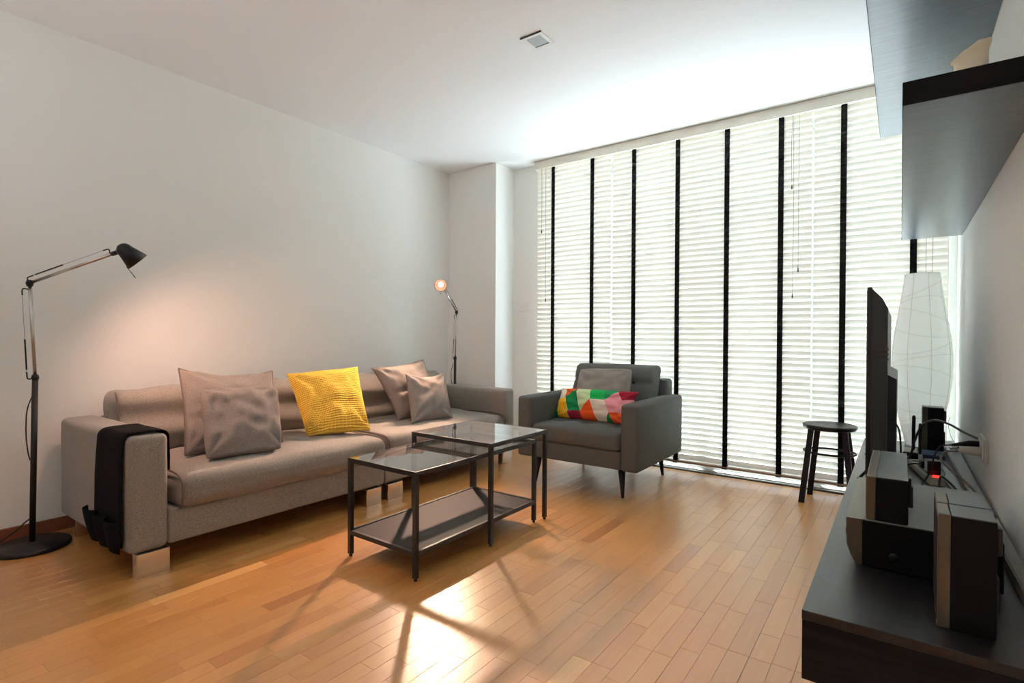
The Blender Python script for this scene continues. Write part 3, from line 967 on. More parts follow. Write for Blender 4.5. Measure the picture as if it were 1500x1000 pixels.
def drape(path, xa, xb, th, shear=None):
    """path: list of (y,z); strip between xa(t)..xb(t) with thickness th along the normal"""
    n = len(path); vs = []; fs = []; K = 8
    for i, (y, z) in enumerate(path):
        y2, z2 = path[min(i + 1, n - 1)]; y1, z1 = path[max(i - 1, 0)]
        d = Vector((0, y2 - y1, z2 - z1)).normalized(); nn = Vector((0, -d.z, d.y))
        for k in range(K + 1):
            u = k / K; xa_ = xa(i / (n - 1)); xb_ = xb(i / (n - 1))
            xx = xa_ * (1 - u) + xb_ * u
            w = 0.003 * noise.noise(Vector((xx * 9, z * 6, 2)))
            p = Vector((xx, y, z)) + nn * w
            vs.append(p); vs.append(p + nn * th)
    st = (K + 1) * 2
    for i in range(n - 1):
        for k in range(K):
            a = i * st + k * 2
            fs.append((a, a + 2, a + 2 + st, a + st)); fs.append((a + 1, a + 1 + st, a + 3 + st, a + 3))
        a = i * st; fs.append((a, a + st, a + 1 + st, a + 1)); a = i * st + K * 2; fs.append((a, a + 1, a + 1 + st, a + st))
    fs.append(tuple(range(1, st, 2)) + tuple(reversed(range(0, st, 2))))
    o = (n - 1) * st
    fs.append(tuple(o + q for q in range(0, st, 2)) + tuple(o + q for q in reversed(range(1, st, 2))))
    return vs, fs


path = [(1.014, 0.435), (1.016, 0.50), (1.014, 0.555)]
for k in range(7):
    a_ = pi / 2 * k / 6; path.append((0.980 + 0.034 * cos(a_), 0.582 + 0.036 * sin(a_)))
path += [(0.93, 0.620), (0.90, 0.619)]
for k in range(7):
    a_ = pi / 2 * k / 6; path.append((0.872 - 0.034 * sin(a_), 0.582 + 0.036 * cos(a_)))
path += [(0.834, 0.50), (0.832, 0.40), (0.832, 0.30), (0.832, 0.22), (0.834, 0.14)]
vs, fs = drape(path, lambda t_: -2.885 - 0.06 * max(0, t_ - 0.55) / 0.45, lambda t_: -2.612 - 0.0 * t_, 0.004)
MB().add(vs, fs, True).build('felt_band', M['felt'], orgz)
for i, (xa, xb) in enumerate(((-3.005, -2.885), (-2.880, -2.755), (-2.750, -2.615))):
    zt = 0.252; zb = 0.118
    m = MB(); vs = []; fs = []
    K = 10
    zs_ = [zt, 0.21, 0.165, zb]
    for iz, z in enumerate(zs_):
        bl = [1.0, 0.9, 0.7, 0.3][iz]
        for k in range(K + 1):
            u = k / K
            yy = 0.826 - 0.034 * bl * sin(pi * u) ** 0.7
            xx = xa * (1 - u) + xb * u + 0.05 * (zt - z) / (zt - zb) * (1 - (i + u) / 3)
            vs.append((xx, yy, z))
            vs.append((xx, yy + 0.003, z))
    st = (K + 1) * 2
    for iz in range(3):
        for k in range(K):
            a = iz * st + k * 2
            fs.append((a, a + 2, a + 2 + st, a + st)); fs.append((a + 1, a + 1 + st, a + 3 + st, a + 3))
    for k in range(K):
        a = k * 2; fs.append((a, a + 1, a + 3, a + 2)); a = 3 * st + k * 2; fs.append((a, a + 2, a + 3, a + 1))
    m.add(vs, fs, True); m.build('pocket', M['felt'], orgz)

# ------------------------------------------------------------------ sofa cushions


def crease1(u, v):
    # stitched tuck low on the left side
    return -0.016 * math.exp(-((v - 0.36) / 0.025) ** 2) * (1 if u < 0.7 else 0.3) + 0.010 * math.exp(-((v - 0.20) / 0.06) ** 2) * (1 - u)


pillow('throw_cushion', [(-2.875, 1.185, 0.432), (-2.80, 1.66, 0.435), (-3.145, 1.795, 0.812), (-3.145, 1.264, 0.852)], 0.150, M['cushion_grey'],
       'large grey cushion with dark piping behind a smaller one by the near sofa arm', 'cushion', 'grey throw cushions on the sofa', 0.014, 1, 0.05, M['piping'], 0.004, sag=0.03, crease=crease1)
pillow('throw_cushion', [(-2.705, 1.205, 0.425), (-2.655, 1.575, 0.425), (-2.895, 1.683, 0.742), (-2.895, 1.258, 0.756)], 0.125, M['cushion_grey'],
       'plain grey throw cushion in front of the pinkish one, nearest the sofa edge', 'cushion', 'grey throw cushions on the sofa', 0.017, 2, 0.025, sag=0.0, flat=0.40, rc=0.05)
pillow('throw_cushion', [(-2.835, 1.835, 0.432), (-2.715, 2.205, 0.432), (-3.120, 2.418, 0.815), (-3.120, 1.873, 0.792)], 0.150, M['yellow'],
       'mustard yellow waffle-weave cushion in the middle of the sofa', 'cushion', None, 0.019, 3, 0.04, sag=0.0)
pillow('throw_cushion', [(-2.885, 2.585, 0.430), (-2.80, 3.02, 0.432), (-3.135, 3.075, 0.842), (-3.135, 2.555, 0.798)], 0.150, M['cushion_grey'],
       'grey cushion with piped corners tilted against the sofa back, behind another by the far arm', 'cushion', 'grey throw cushions on the sofa', 0.012, 4, 0.09, M['piping'], 0.003,
       crease=lambda u, v: -0.02 * math.exp(-((v - 0.42 - 0.1 * u) / 0.03) ** 2))
pillow('throw_cushion', [(-2.735, 2.575, 0.425), (-2.705, 2.960, 0.425), (-2.930, 3.108, 0.748), (-2.930, 2.696, 0.762)], 0.125, M['cushion_grey'],
       'grey throw cushion standing in front, closest to the far sofa arm', 'cushion', 'grey throw cushions on the sofa', 0.014, 5, 0.05, sag=0.03)

# ------------------------------------------------------------------ armchair
AX0, AX1, AY0, AY1 = -2.222, -1.308, 3.118, 3.955
chair = empty('armchair', (-1.765, 3.54, 0), 'dark grey fabric armchair with tapered black legs in front of the blinds', 'armchair')
for (xa, xb, sd) in ((AX0, AX0 + 0.118, 1), (AX1 - 0.118, AX1, 2)):
    m = MB(); m.add(*soft_box((xa, AY0, 0.184), (xb, AY1, 0.607), 0.022, (0.003, 0.002, 0.004), 0.001, 5, 8, sd), smooth=True); m.build('armrest', M['armchair'], chair)
m = MB(); m.add(*soft_box((AX0 + 0.118, AY0 + 0.012, 0.186), (AX1 - 0.118, AY1 - 0.02, 0.302), 0.014, (0, 0, 0), 0.001, 5, 8, 3), smooth=True); m.build('base', M['armchair'], chair)
m = MB(); m.add(*soft_box((AX0 + 0.075, AY1 - 0.115, 0.21), (AX1 - 0.075, AY1 - 0.005, 0.722), 0.02, (0, 0.004, 0), 0.001, 5, 8, 4), smooth=True); m.build('back_frame', M['armchair'], chair)

tufts = [(-1.97, 3.33), (-1.765, 3.33), (-1.56, 3.33)]


def seat_w(p):
    p = Vector(p)
    if p.z > 0.38:
        for tx, ty in tufts:
            d = sqrt((p.x - tx) ** 2 + (p.y - ty) ** 2)
            p.z -= 0.030 * math.exp(-(d / 0.05) ** 2)
        p.z -= 0.010 * math.exp(-((p.y - 3.33) / 0.035) ** 2)
    return p


m = MB(); m.add(*soft_box((AX0 + 0.121, AY0 + 0.004, 0.302), (AX1 - 0.121, 3.80, 0.425), 0.03, (0, 0.010, 0.022), 0.003, 5, 26, 5, seat_w), smooth=True)
sc = m.build('seat_cushion', M['armchair'], chair)
for tx, ty in tufts:
    MB().lathe([(0.0, 0.004), (0.007, 0.003), (0.010, 0.0), (0.008, -0.004)], (tx, ty, 0.418), 12).build('button', M['armchair'], sc)


def back_w(p):
    p = Vector(p); k = (p.z - 0.42) / 0.4
    front = p.y < 3.70
    if front:
        for tx in (-1.94, -1.765, -1.59):
            d = sqrt((p.x - tx) ** 2 + (p.z - 0.70) ** 2); p.y += 0.022 * math.exp(-(d / 0.04) ** 2)
        p.y += 0.016 * math.exp(-((p.z - 0.70) / 0.016) ** 2)
    p.y += 0.14 * k
    s_ = 1.0 - 0.02 * k
    p.x = -1.765 + (p.x + 1.765) * s_
    return p


m = MB(); m.add(*soft_box((AX0 + 0.123, 3.60, 0.415), (AX1 - 0.123, 3.745, 0.822), 0.032, (0, 0.022, 0.004), 0.003, 5, 26, 6, back_w), smooth=True)
bc = m.build('back_cushion', M['armchair'], chair)
for tx in (-1.94, -1.765, -1.59):
    MB().lathe([(0.0, 0.004), (0.008, 0.003), (0.012, 0.0), (0.009, -0.004)], (tx, 3.705, 0.70), 12, axis=(0, -1, 0.25)).build('button', M['black_plastic'], bc)
for (lx, ly, sx, sy) in ((-2.085, 3.20, -1, -1), (-1.450, 3.20, 1, -1), (-2.085, 3.87, -1, 1), (-1.450, 3.87, 1, 1)):
    m = MB(); m.tube([(lx + sx * 0.018, ly + sy * 0.02, 0.0), (lx + sx * 0.017, ly + sy * 0.019, 0.006), (lx, ly, 0.188)], [0.0085, 0.0095, 0.025], 16); m.build('leg', M['chair_leg'], chair)

pillow('small_cushion', [(-1.960, 3.470, 0.455), (-1.545, 3.470, 0.455), (-1.555, 3.610, 0.806), (-1.985, 3.610, 0.790)], 0.15, M['armchair_cushion'],
       'small grey tweed cushion with pale piping on the armchair behind the patterned one', 'cushion', None, 0.014, 8, 0.02, M['piping_light'], 0.004, flat=0.36, rc=0.06)

pillow('lumbar_cushion', [(-2.085, 3.400, 0.437), (-1.500, 3.385, 0.437), (-1.455, 3.475, 0.655), (-2.060, 3.475, 0.648)], 0.13, M['patchwork'],
       'long lumbar cushion with green, orange, cream and pink geometric patches on the armchair', 'cushion', None, 0.012, 9, 0.02, None, n=44, flat=0.42)

# ------------------------------------------------------------------ nesting tables


def table(name, x0, x1, y0, y1, top, label, shelf=None, w=0.021):
    t = empty(name, ((x0 + x1) / 2, (y0 + y1) / 2, 0), label, 'table', 'nest of two black metal and glass coffee tables')
    h = w / 2
    for xx in (x0 + h, x1 - h):
        for yy in (y0 + h, y1 - h):
            leg = MB().square_tube((xx, yy, 0.012), (xx, yy, top - 0.0068), w).build('leg', M['table_metal'], t)
            MB().lathe([(0.007, 0.0), (0.008, 0.003), (0.008, 0.012)], (xx, yy, 0), 12, cap=True).build('foot_pad', M['black_plastic'], leg)
    zt = top - 0.0068; lip = 0.0045
    for (a, b2, c, d) in (((x0 + w, y0, top - w), (x1 - w, y0 + w, zt), (x0, y0, zt), (x1, y0 + lip, top)),
                          ((x0 + w, y1 - w, top - w), (x1 - w, y1, zt), (x0, y1 - lip, zt), (x1, y1, top)),
                          ((x0, y0 + w, top - w), (x0 + w, y1 - w, zt), (x0, y0 + lip, zt), (x0 + lip, y1 - lip, top)),
                          ((x1 - w, y0 + w, top - w), (x1, y1 - w, zt), (x1 - lip, y0 + lip, zt), (x1, y1 - lip, top))):
        MB().box(a, b2).box(c, d).build('rail', M['table_metal'], t)
    MB().box((x0 + lip + 0.0005, y0 + lip + 0.0005, zt + 0.0003), (x1 - lip - 0.0005, y1 - lip - 0.0005, top - 0.0004)).build('glass_top', M['glass'], t)
    if shelf:
        for (a, b2) in (((x0 + w, y0, shelf - w), (x1 - w, y0 + w * 0.7, shelf)), ((x0 + w, y1 - w * 0.7, shelf - w), (x1 - w, y1, shelf)),
                        ((x0, y0 + w, shelf - w), (x0 + w * 0.7, y1 - w, shelf)), ((x1 - w * 0.7, y0 + w, shelf - w), (x1, y1 - w, shelf))):
            MB().box(a, b2, 0.001, 1).build('rail', M['table_metal'], t)
        MB().box((x0 + w * 0.7, y0 + w * 0.7, shelf - 0.014), (x1 - w * 0.7, y1 - w * 0.7, shelf - 0.004)).build('shelf', M['shelf_board'], t)
    return t


table('coffee_table', -2.086, -1.632, 1.562, 2.478, 0.462, 'low long coffee table with glass top and dark lower shelf, nearest the camera', shelf=0.125)
table('coffee_table', -2.172, -1.612, 2.045, 2.557, 0.507, 'taller square glass-topped table standing over the far half of the low one')

# ------------------------------------------------------------------ floor lamps


def floor_lamp(base, j1, j2, j3, axis, label, power, spot_target, shade_len=0.105, shade_r=0.052, cordp=None, cone=150, base_r=0.150, color=(1.0, 0.64, 0.46)):
    base = Vector(base); j1 = Vector(j1); j2 = Vector(j2); j3 = Vector(j3); ax = Vector(axis).normalized()
    t = empty('floor_lamp', base, label, 'floor lamp', 'black and chrome jointed floor lamps')
    MB().lathe([(0.0, 0.0), (base_r, 0.0), (base_r, 0.016), (base_r - 0.006, 0.021), (0.02, 0.023), (0.016, 0.03), (0.0, 0.03)], base, 48).build('base', M['black_metal'], t)
    MB().tube([base + Vector((0, 0, 0.022)), j1], 0.0125, 16).build('lower_pole', M['black_metal'], t)
    MB().tube([j1, j2], 0.0075, 12).build('upper_pole', M['steel'], t)
    MB().tube([j2, j3], 0.0075, 12).build('arm', M['steel'], t)
    for p in (j1, j2):
        m = MB(); m.lathe([(0.0, -0.018), (0.012, -0.016), (0.016, 0.0), (0.012, 0.014), (0.0, 0.016)], p, 14); m.build('knuckle', M['black_plastic'], t)
    # tension wires with thicker spring sections, held away by small hooks
    for a, c in ((j1, j2), (j2, j3)):
        d = (c - a).normalized()
        side = Vector((0, 0, 1)) - d * d.z
        if side.length < 0.5: side = Vector((0, -1, 0)) - d * d.dot(Vector((0, -1, 0)))
        side.normalize(); off = side * 0.030
        L = (c - a).length
        m = MB(); m.tube(curve_pts([a + off * 0.1, a + off * 0.9 - d * 0.004, a + off + d * 0.03], 6), 0.003, 6); m.tube(curve_pts([c + off * 0.1 - d * 0.03, c + off * 0.9 - d * 0.03, c + off - d * 0.06], 6), 0.003, 6)
        m.build('wire_hook', M['black_metal'], t)
        MB().tube([a + off + d * 0.03, c + off - d * 0.06], 0.0010, 5).build('tension_wire', M['cable_grey'], t)
        MB().tube([a + off + d * 0.04, a + off + d * (0.04 + 0.32 * L)], 0.0034, 8).build('spring', M['cable_black'], t)
    # head: bracket, shade, bulb, handle rod
    c0 = j3 + ax * 0.0
    d = (j3 - j2).normalized()
    head = j3 + d * 0.045
    m = MB(); m.tube([j3 - d * 0.02, j3 + d * 0.035], 0.011, 10); m.tube([j3 + d * 0.01, j3 + d * 0.012 + Vector((0, 0, 0.028))], 0.005, 8); m.build('head_bracket', M['black_plastic'], t)
    prof = []
    ba = head - ax * 0.03
    for k in range(7):
        a_ = pi / 2 * k / 6; prof.append((0.034 * sin(a_), 0.034 * (1 - cos(a_))))
    prof += [(0.036, 0.045), (shade_r, shade_len), (shade_r - 0.002, shade_len), (0.034, 0.046), (0.031, 0.036)]
    for k in range(5, -1, -1):
        a_ = pi / 2 * k / 6; prof.append((0.031 * sin(a_), 0.003 + 0.032 * (1 - cos(a_))))
    shade = MB().lathe(prof, ba, 32, axis=ax).build('lamp_shade', M['black_metal'], t)
    m = MB(); m.lathe([(shade_r - 0.0025, shade_len - 0.002), (0.0335, 0.048), (0.029, 0.038), (0.0, 0.034)], ba, 28, axis=ax); m.build('reflector', M['reflector'], shade)
    m = MB(); m.lathe([(0.0, 0.086), (0.012, 0.084), (0.021, 0.074), (0.022, 0.064), (0.014, 0.046), (0.012, 0.036)], ba, 20, axis=ax); m.build('bulb', M['bulb'], t)
    perp = Vector((0, 0, -1)) - ax * ax.dot(Vector((0, 0, -1))); perp.normalize()
    rim = ba + ax * (shade_len - 0.002) + perp * (shade_r - 0.002)
    MB().tube([rim - ax * 0.012, rim + ax * 0.05 + perp * 0.012], 0.002, 6).build('handle_rod', M['black_metal'], t)
    if cordp:
        MB().tube(curve_pts(cordp, 8), 0.003, 6).build('power_cord', M['cable_black'], t)
    o = spot('lamp_light', ba + ax * (shade_len - 0.012), spot_target, power, color, radians(cone), 0.8, 0.035)
    mw = o.matrix_world.copy()
    o.parent = t; o.location = o.location - base
    return t


near_lamp = floor_lamp((-3.390, 0.715, 0), (-3.395, 0.729, 0.822), (-3.405, 0.712, 1.279), (-3.020, 0.942, 1.421), (0.10, 0.70, -0.69),
           'tall black and chrome arm lamp standing beside the near end of the sofa', 20, (-3.10, 1.62, 0.66), cone=150, color=(1.0, 0.56, 0.40),
           cordp=[(-3.405, 0.722, 0.74), (-3.425, 0.705, 0.66), (-3.43, 0.702, 0.55), (-3.415, 0.706, 0.46), (-3.405, 0.712, 0.42)])
# its flex on the floor
MB().tube(curve_pts([(-3.425, 0.728, 0.30), (-3.44, 0.735, 0.16), (-3.475, 0.70, 0.10), (-3.51, 0.66, 0.05), (-3.545, 0.60, 0.008), (-3.555, 0.50, 0.006), (-3.555, 0.25, 0.006), (-3.55, 0.0, 0.006)], 8), 0.0032, 6).build('floor_flex', M['cable_black'], near_lamp)
floor_lamp((-3.362, 3.712, 0), (-3.350, 3.700, 0.832), (-3.335, 3.700, 1.258), (-3.212, 3.385, 1.462), (0.62, -0.74, -0.30),
           'lit jointed floor lamp in the corner behind the far sofa arm, shining at the room', 155, (-1.75, 1.05, 0.0), cone=84,
           cordp=[(-3.365, 3.690, 0.78), (-3.382, 3.680, 0.70), (-3.378, 3.682, 0.60), (-3.37, 3.69, 0.5)])

# ------------------------------------------------------------------ wooden stool
stool = empty('stool', (-0.355, 3.90, 0), 'dark wooden round stool standing before the blinds', 'stool')
sc_ = Vector((-0.358, 3.895, 0))
prof = [(0.0, 0.482), (0.05, 0.481), (0.11, 0.484), (0.142, 0.490), (0.150, 0.486), (0.150, 0.470), (0.144, 0.462), (0.0, 0.460)]
MB().lathe(prof, sc_, 48).build('seat', M['stool'], stool)
LEGS = [((-0.497, 3.785), (-0.452, 3.832)), ((-0.478, 4.010), (-0.430, 3.975)), ((-0.222, 3.775), (-0.272, 3.832)), ((-0.215, 4.010), (-0.270, 3.975))]
for (bx, by), (tx, ty) in LEGS:
    p = Vector((bx, by, 0)); q = Vector((tx, ty, 0.462)); d = q - p
    m = MB(); vs = []
    hw, hd = 0.0165, 0.0115
    for e in (p, q): vs += [e + Vector((-hw, -hd, 0)), e + Vector((hw, -hd, 0)), e + Vector((hw, hd, 0)), e + Vector((-hw, hd, 0))]
    m.add(vs, [(0, 3, 2, 1), (4, 5, 6, 7), (0, 1, 5, 4), (1, 2, 6, 5), (2, 3, 7, 6), (3, 0, 4, 7)])
    m.build('leg', M['stool'], stool)
ring = [Vector((sc_.x + 0.142 * cos(2 * pi * k / 40), sc_.y + 0.118 * sin(2 * pi * k / 40), 0.315)) for k in range(41)]
MB().tube(ring, 0.0065, 8, False).build('foot_ring', M['stool'], stool)

# ------------------------------------------------------------------ television console and wall shelves
CZ = 0.413
console = empty('tv_console', (0.05, 2.68, 0.26), 'long dark wood floating media console along the right wall', 'console')
CX0, CX1, CY0, CY1 = -0.177, XR - 0.001, 1.368, 3.985
b = MB(); b.box((CX0, CY0, CZ - 0.022), (CX1, CY1, CZ), 0.0012, 1); b.build('top_panel', M['dark_wood_y'], console)
b = MB(); b.box((CX0 + 0.001, CY0, 0.256), (CX1, CY0 + 0.022, CZ - 0.022), 0.0008, 1); b.build('end_panel', M['dark_wood_x'], console)
b = MB(); b.box((CX0 + 0.001, CY1 - 0.022, 0.256), (CX1, CY1, CZ - 0.022), 0.0008, 1); b.build('end_panel', M['dark_wood_x'], console)
b = MB(); b.box((CX0 + 0.022, CY0 + 0.022, 0.256), (CX1, CY1 - 0.022, 0.274)); b.build('bottom_panel', M['dark_wood_y'], console)
for i in range(3):
    y0 = CY0 + 0.024 + (CY1 - CY0 - 0.048) * i / 3; y1 = CY0 + 0.024 + (CY1 - CY0 - 0.048) * (i + 1) / 3
    d_ = MB().box((CX0 + 0.002, y0 + 0.002, 0.258), (CX0 + 0.021, y1 - 0.002, CZ - 0.025), 0.001, 1).build('drawer_front', M['dark_wood_y'], console)


def wall_shelf(name, x0, y0, y1, z0, z1, label):
    t = empty(name, ((x0 + XR) / 2, (y0 + y1) / 2, z0), label, 'shelf', 'dark wood wall shelves above the console')
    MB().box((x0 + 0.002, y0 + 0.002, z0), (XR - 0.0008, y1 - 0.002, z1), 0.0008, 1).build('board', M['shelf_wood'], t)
    MB().box((x0, y0, z0 + 0.0006), (XR - 0.0008, y0 + 0.002, z1)).build('end_edging', M['shelf_wood_edge'], t)
    MB().box((x0, y0 + 0.002, z0 + 0.0006), (x0 + 0.002, y1, z1)).build('front_edging', M['shelf_wood_edge'], t)
    return t


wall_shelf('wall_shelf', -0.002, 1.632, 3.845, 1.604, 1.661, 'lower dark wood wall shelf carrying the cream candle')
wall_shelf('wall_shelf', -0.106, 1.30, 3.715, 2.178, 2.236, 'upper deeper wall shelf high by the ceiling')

cd = empty('pillar_candle', (0.136, 1.76, 1.661), 'thick cream pillar candle with flared melted rim on the lower wall shelf', 'candle')
prof = [(0.0, 0.0), (0.0335, 0.0), (0.0340, 0.02), (0.0335, 0.060), (0.0345, 0.076), (0.0395, 0.086), (0.0385, 0.090), (0.030, 0.084), (0.026, 0.072), (0.0, 0.068)]
m = MB(); m.lathe(prof, (0.136, 1.76, 1.6615), 40)
m.v = [(x_, y_, z_ + (0.016 * (x_ - 0.136) / 0.034 + 0.004 * noise.noise(Vector((x_ * 60, y_ * 60, 0)))) * max(0, (z_ - 1.71) / 0.04)) for x_, y_, z_ in m.v]
m.build('wax_body', M['candle'], cd)
MB().tube(curve_pts([(0.136, 1.76, 1.728), (0.137, 1.76, 1.738), (0.139, 1.761, 1.744)], 4), 0.0012, 6).build('wick', M['wick'], cd)

# ------------------------------------------------------------------ television
tv = empty('television', (-0.10, 3.08, CZ), 'flat black television on the console, seen from its edge', 'television')
TY0, TY1 = 2.565, 3.600
TZ0, TZ1 = 0.470, 1.236
MB().box((-0.110, TY0, TZ0), (-0.094, TY1, TZ1), 0.003, 2).build('bezel', M['tv_plastic'], tv)
MB().box((-0.1115, TY0 + 0.012, TZ0 + 0.018), (-0.1101, TY1 - 0.012, TZ1 - 0.012)).build('screen', M['screen'], tv)


def frustum(m, lo0, hi0, x0, lo1, hi1, x1, n=1):
    vs = [(x0, lo0[0], lo0[1]), (x0, hi0[0], lo0[1]), (x0, hi0[0], hi0[1]), (x0, lo0[0], hi0[1]),
          (x1, lo1[0], lo1[1]), (x1, hi1[0], lo1[1]), (x1, hi1[0], hi1[1]), (x1, lo1[0], hi1[1])]
    return m.add(vs, [(0, 1, 2, 3), (7, 6, 5, 4), (0, 4, 5, 1), (1, 5, 6, 2), (2, 6, 7, 3), (3, 7, 4, 0)])


m = MB(); frustum(m, (TY0 + 0.006, TZ0 + 0.006), (TY1 - 0.006, TZ1 - 0.006), -0.094, (TY0 + 0.03, TZ0 + 0.01), (TY1 - 0.03, TZ1 - 0.045), -0.060)
frustum(m, (TY0 + 0.03, TZ0 + 0.01), (TY1 - 0.03, TZ1 - 0.045), -0.060, (TY0 + 0.05, TZ0 + 0.02), (TY1 - 0.05, TZ1 - 0.085), -0.042)
back = m.build('back_shell', M['tv_back'], tv)
for k, z in enumerate((0.985, 0.965, 0.945)):
    MB().box((-0.085, TY0 + 0.016 + 0.002 * k, z), (-0.038, TY0 + 0.06, z + 0.006), 0.001, 1).build('vent_rib', M['tv_back'], back)
m = MB(); frustum(m, (TY0 + 0.09, TZ0 + 0.02), (TY1 - 0.09, 0.885), -0.045, (TY0 + 0.11, TZ0 + 0.03), (TY1 - 0.11, 0.865), -0.012)
m.build('electronics_cover', M['tv_plastic'], tv)
for yy in (TY0 + 0.22, TY1 - 0.22):
    m = MB(); m.tube([(-0.088, yy, TZ0 + 0.02), (-0.145, yy - 0.02, CZ + 0.006)], 0.006, 8).tube([(-0.088, yy, TZ0 + 0.02), (-0.002, yy + 0.01, CZ + 0.006)], 0.006, 8)
    m.build('stand_foot', M['black_plastic'], tv)
MB().tube(curve_pts([(-0.028, 2.660, 0.70), (-0.005, 2.63, 0.675), (0.003, 2.62, 0.62), (0.004, 2.64, 0.55), (0.006, 2.70, 0.47), (0.02, 2.80, 0.425)], 8), 0.0035, 6).build('power_lead', M['cable_black'], tv)

# ------------------------------------------------------------------ loudspeakers and receiver


def speaker(lo, hi, label, group, lying=False):
    lo = Vector(lo); hi = Vector(hi)
    t = empty('loudspeaker', ((lo.x + hi.x) / 2, (lo.y + hi.y) / 2, lo.z), label, 'speaker', group)
    fx = lo.x + 0.022
    MB().box((fx, lo.y, lo.z), (hi.x, hi.y, hi.z - 0.002), 0.003, 2).build('cabinet', M['speaker_side'], t)
    MB().box((fx + 0.001, lo.y + 0.001, hi.z - 0.002), (hi.x - 0.001, hi.y - 0.001, hi.z)).build('top_plate', M['speaker_top'], t)
    g = MB().box((lo.x, lo.y, lo.z), (fx, hi.y, hi.z), 0.0025, 2).build('front_baffle', M['silver'], t)
    MB().box((lo.x - 0.001, lo.y + 0.010, lo.z + 0.010), (lo.x + 0.0005, hi.y - 0.010, hi.z - 0.010), 0.0004, 1).build('grille', M['speaker_side'], t)
    m = MB()
    zc = hi.z - 0.03
    m.box((hi.x, lo.y + 0.02, zc - 0.045), (hi.x + 0.010, lo.y + 0.05, zc + 0.012), 0.003, 2)
    m.build('wall_bracket', M['black_plastic'], t)
    MB().box((hi.x, lo.y + 0.02, lo.z + 0.05), (hi.x + 0.006, lo.y + 0.06, lo.z + 0.12), 0.002, 1).build('terminal_plate', M['black_plastic'], t)
    return t


SG = 'black and silver satellite speakers on the console'
speaker((0.068, 1.462, CZ), (0.164, 1.562, 0.656), 'upright black speaker nearest the camera, with silver front edge', SG)
speaker((0.070, 1.568, CZ), (0.166, 1.668, 0.656), 'upright speaker tucked right behind the nearest one', SG)
speaker((0.098, 3.640, CZ), (0.190, 3.732, 0.663), 'upright black speaker at the far end of the console by the paper lamp', SG)

rec = empty('av_receiver', (0.04, 1.98, CZ), 'wide black receiver with metal lid under the lying speaker', 'receiver')
RZ0, RZ1 = CZ + 0.006, 0.543
MB().box((-0.080, 1.722, RZ0), (0.205, 2.245, RZ1 - 0.003), 0.002, 1).build('casing', M['speaker_side'], rec)
MB().box((-0.080, 1.722, RZ1 - 0.003), (0.205, 2.245, RZ1), 0.001, 1).build('lid', M['receiver_top'], rec)
out = [(-0.117, RZ1 - 0.002), (-0.080, RZ1 - 0.001), (-0.080, RZ0), (-0.094, RZ0), (-0.106, RZ0 + 0.022), (-0.115, RZ0 + 0.05)]
m = MB(); m.poly_extrude(out, 'y', 1.722, 2.245); fp = m.build('front_panel', M['silver'], rec)
MB().lathe([(0.0, 0.014), (0.015, 0.013), (0.017, 0.009), (0.017, 0.0)], (-0.108, 1.80, 0.478), 24, axis=(-1, 0, -0.15)).build('volume_knob', M['black_plastic'], fp)
for k in range(14):
    for j in range(3):
        if j == 0: pass
    y0 = 1.76 + k * 0.024
for j in range(3):
    m = MB()
    for k in range(16):
        y0 = 1.742 + k * 0.028
        m.box((-0.074 + j * 0.011, y0, RZ1 - 0.0002), (-0.068 + j * 0.011, y0 + 0.020, RZ1 + 0.0006))
    m.build('vent_row', M['black_plastic'], rec)
for xx in (-0.06, 0.17):
    for yy in (1.77, 2.19):
        MB().lathe([(0.016, 0.0), (0.016, 0.007)], (xx, yy, CZ), 14, cap=True).build('foot', M['black_plastic'], rec)
MB().lathe([(0.0, -0.001), (0.009, -0.001), (0.011, 0.0008)], (-0.01, 1.7215, 0.455), 18, axis=(0, 1, 0)).build('side_screw', M['black_plastic'], rec)

speaker((-0.072, 1.728, RZ1), (0.020, 2.145, 0.660), 'black speaker lying on its side on top of the receiver', None)

# ------------------------------------------------------------------ router, strip, cables, socket
rt = empty('router', (0.035, 3.46, CZ), 'black router with two stubby antennas behind the television', 'router')
MB().box((0.012, 3.41, CZ), (0.078, 3.545, CZ + 0.034), 0.004, 2).build('casing', M['black_plastic'], rt)
MB().box((0.015, 3.414, CZ + 0.034), (0.074, 3.541, CZ + 0.0385), 0.001, 1).build('top_cover', M['beige_plastic'], rt)
for (xx, yy, zt) in ((0.058, 3.49, 0.630), (0.084, 3.42, 0.600)):
    MB().tube([(xx, yy, CZ + 0.03), (xx, yy, CZ + 0.05), (xx + 0.001, yy, zt - 0.008), (xx + 0.001, yy, zt)], [0.0055, 0.0075, 0.0085, 0.005], 10).build('antenna', M['black_plastic'], rt)

ps = empty('power_strip', (0.10, 3.04, CZ), 'beige multi-socket power strip with a glowing red switch', 'power strip')
ang = math.atan2(-0.07, 0.38)
mt = Matrix.Translation((0.094, 3.05, CZ)) @ Matrix.Rotation(-ang, 4, 'Z')
MB().box((-0.027, -0.20, 0.0), (0.027, 0.20, 0.034), 0.006, 2, mt).build('casing', M['beige_plastic'], ps)
MB().box((-0.012, -0.192, 0.034), (0.012, -0.168, 0.040), 0.002, 1, mt).build('switch', M['led'], ps)
for k in range(4):
    MB().lathe([(0.019, 0.0), (0.019, 0.0012), (0.017, 0.0012)], mt @ Vector((0, -0.05 + 0.065 * k, 0.0338)), 20, cap=True).build('socket_face', M['black_plastic'], ps)
ad = empty('plug_adapter', (0.095, 2.98, 0.447), 'black boxy plug adapter with a pale label sitting on the power strip', 'adapter')
m2 = mt
MB().box((-0.022, -0.145, 0.0345), (0.024, -0.088, 0.094), 0.003, 2, m2).build('casing', M['black_plastic'], ad)
MB().box((-0.0228, -0.138, 0.044), (-0.0220, -0.096, 0.086), 0, 1, m2).build('label', M['label'], ad)
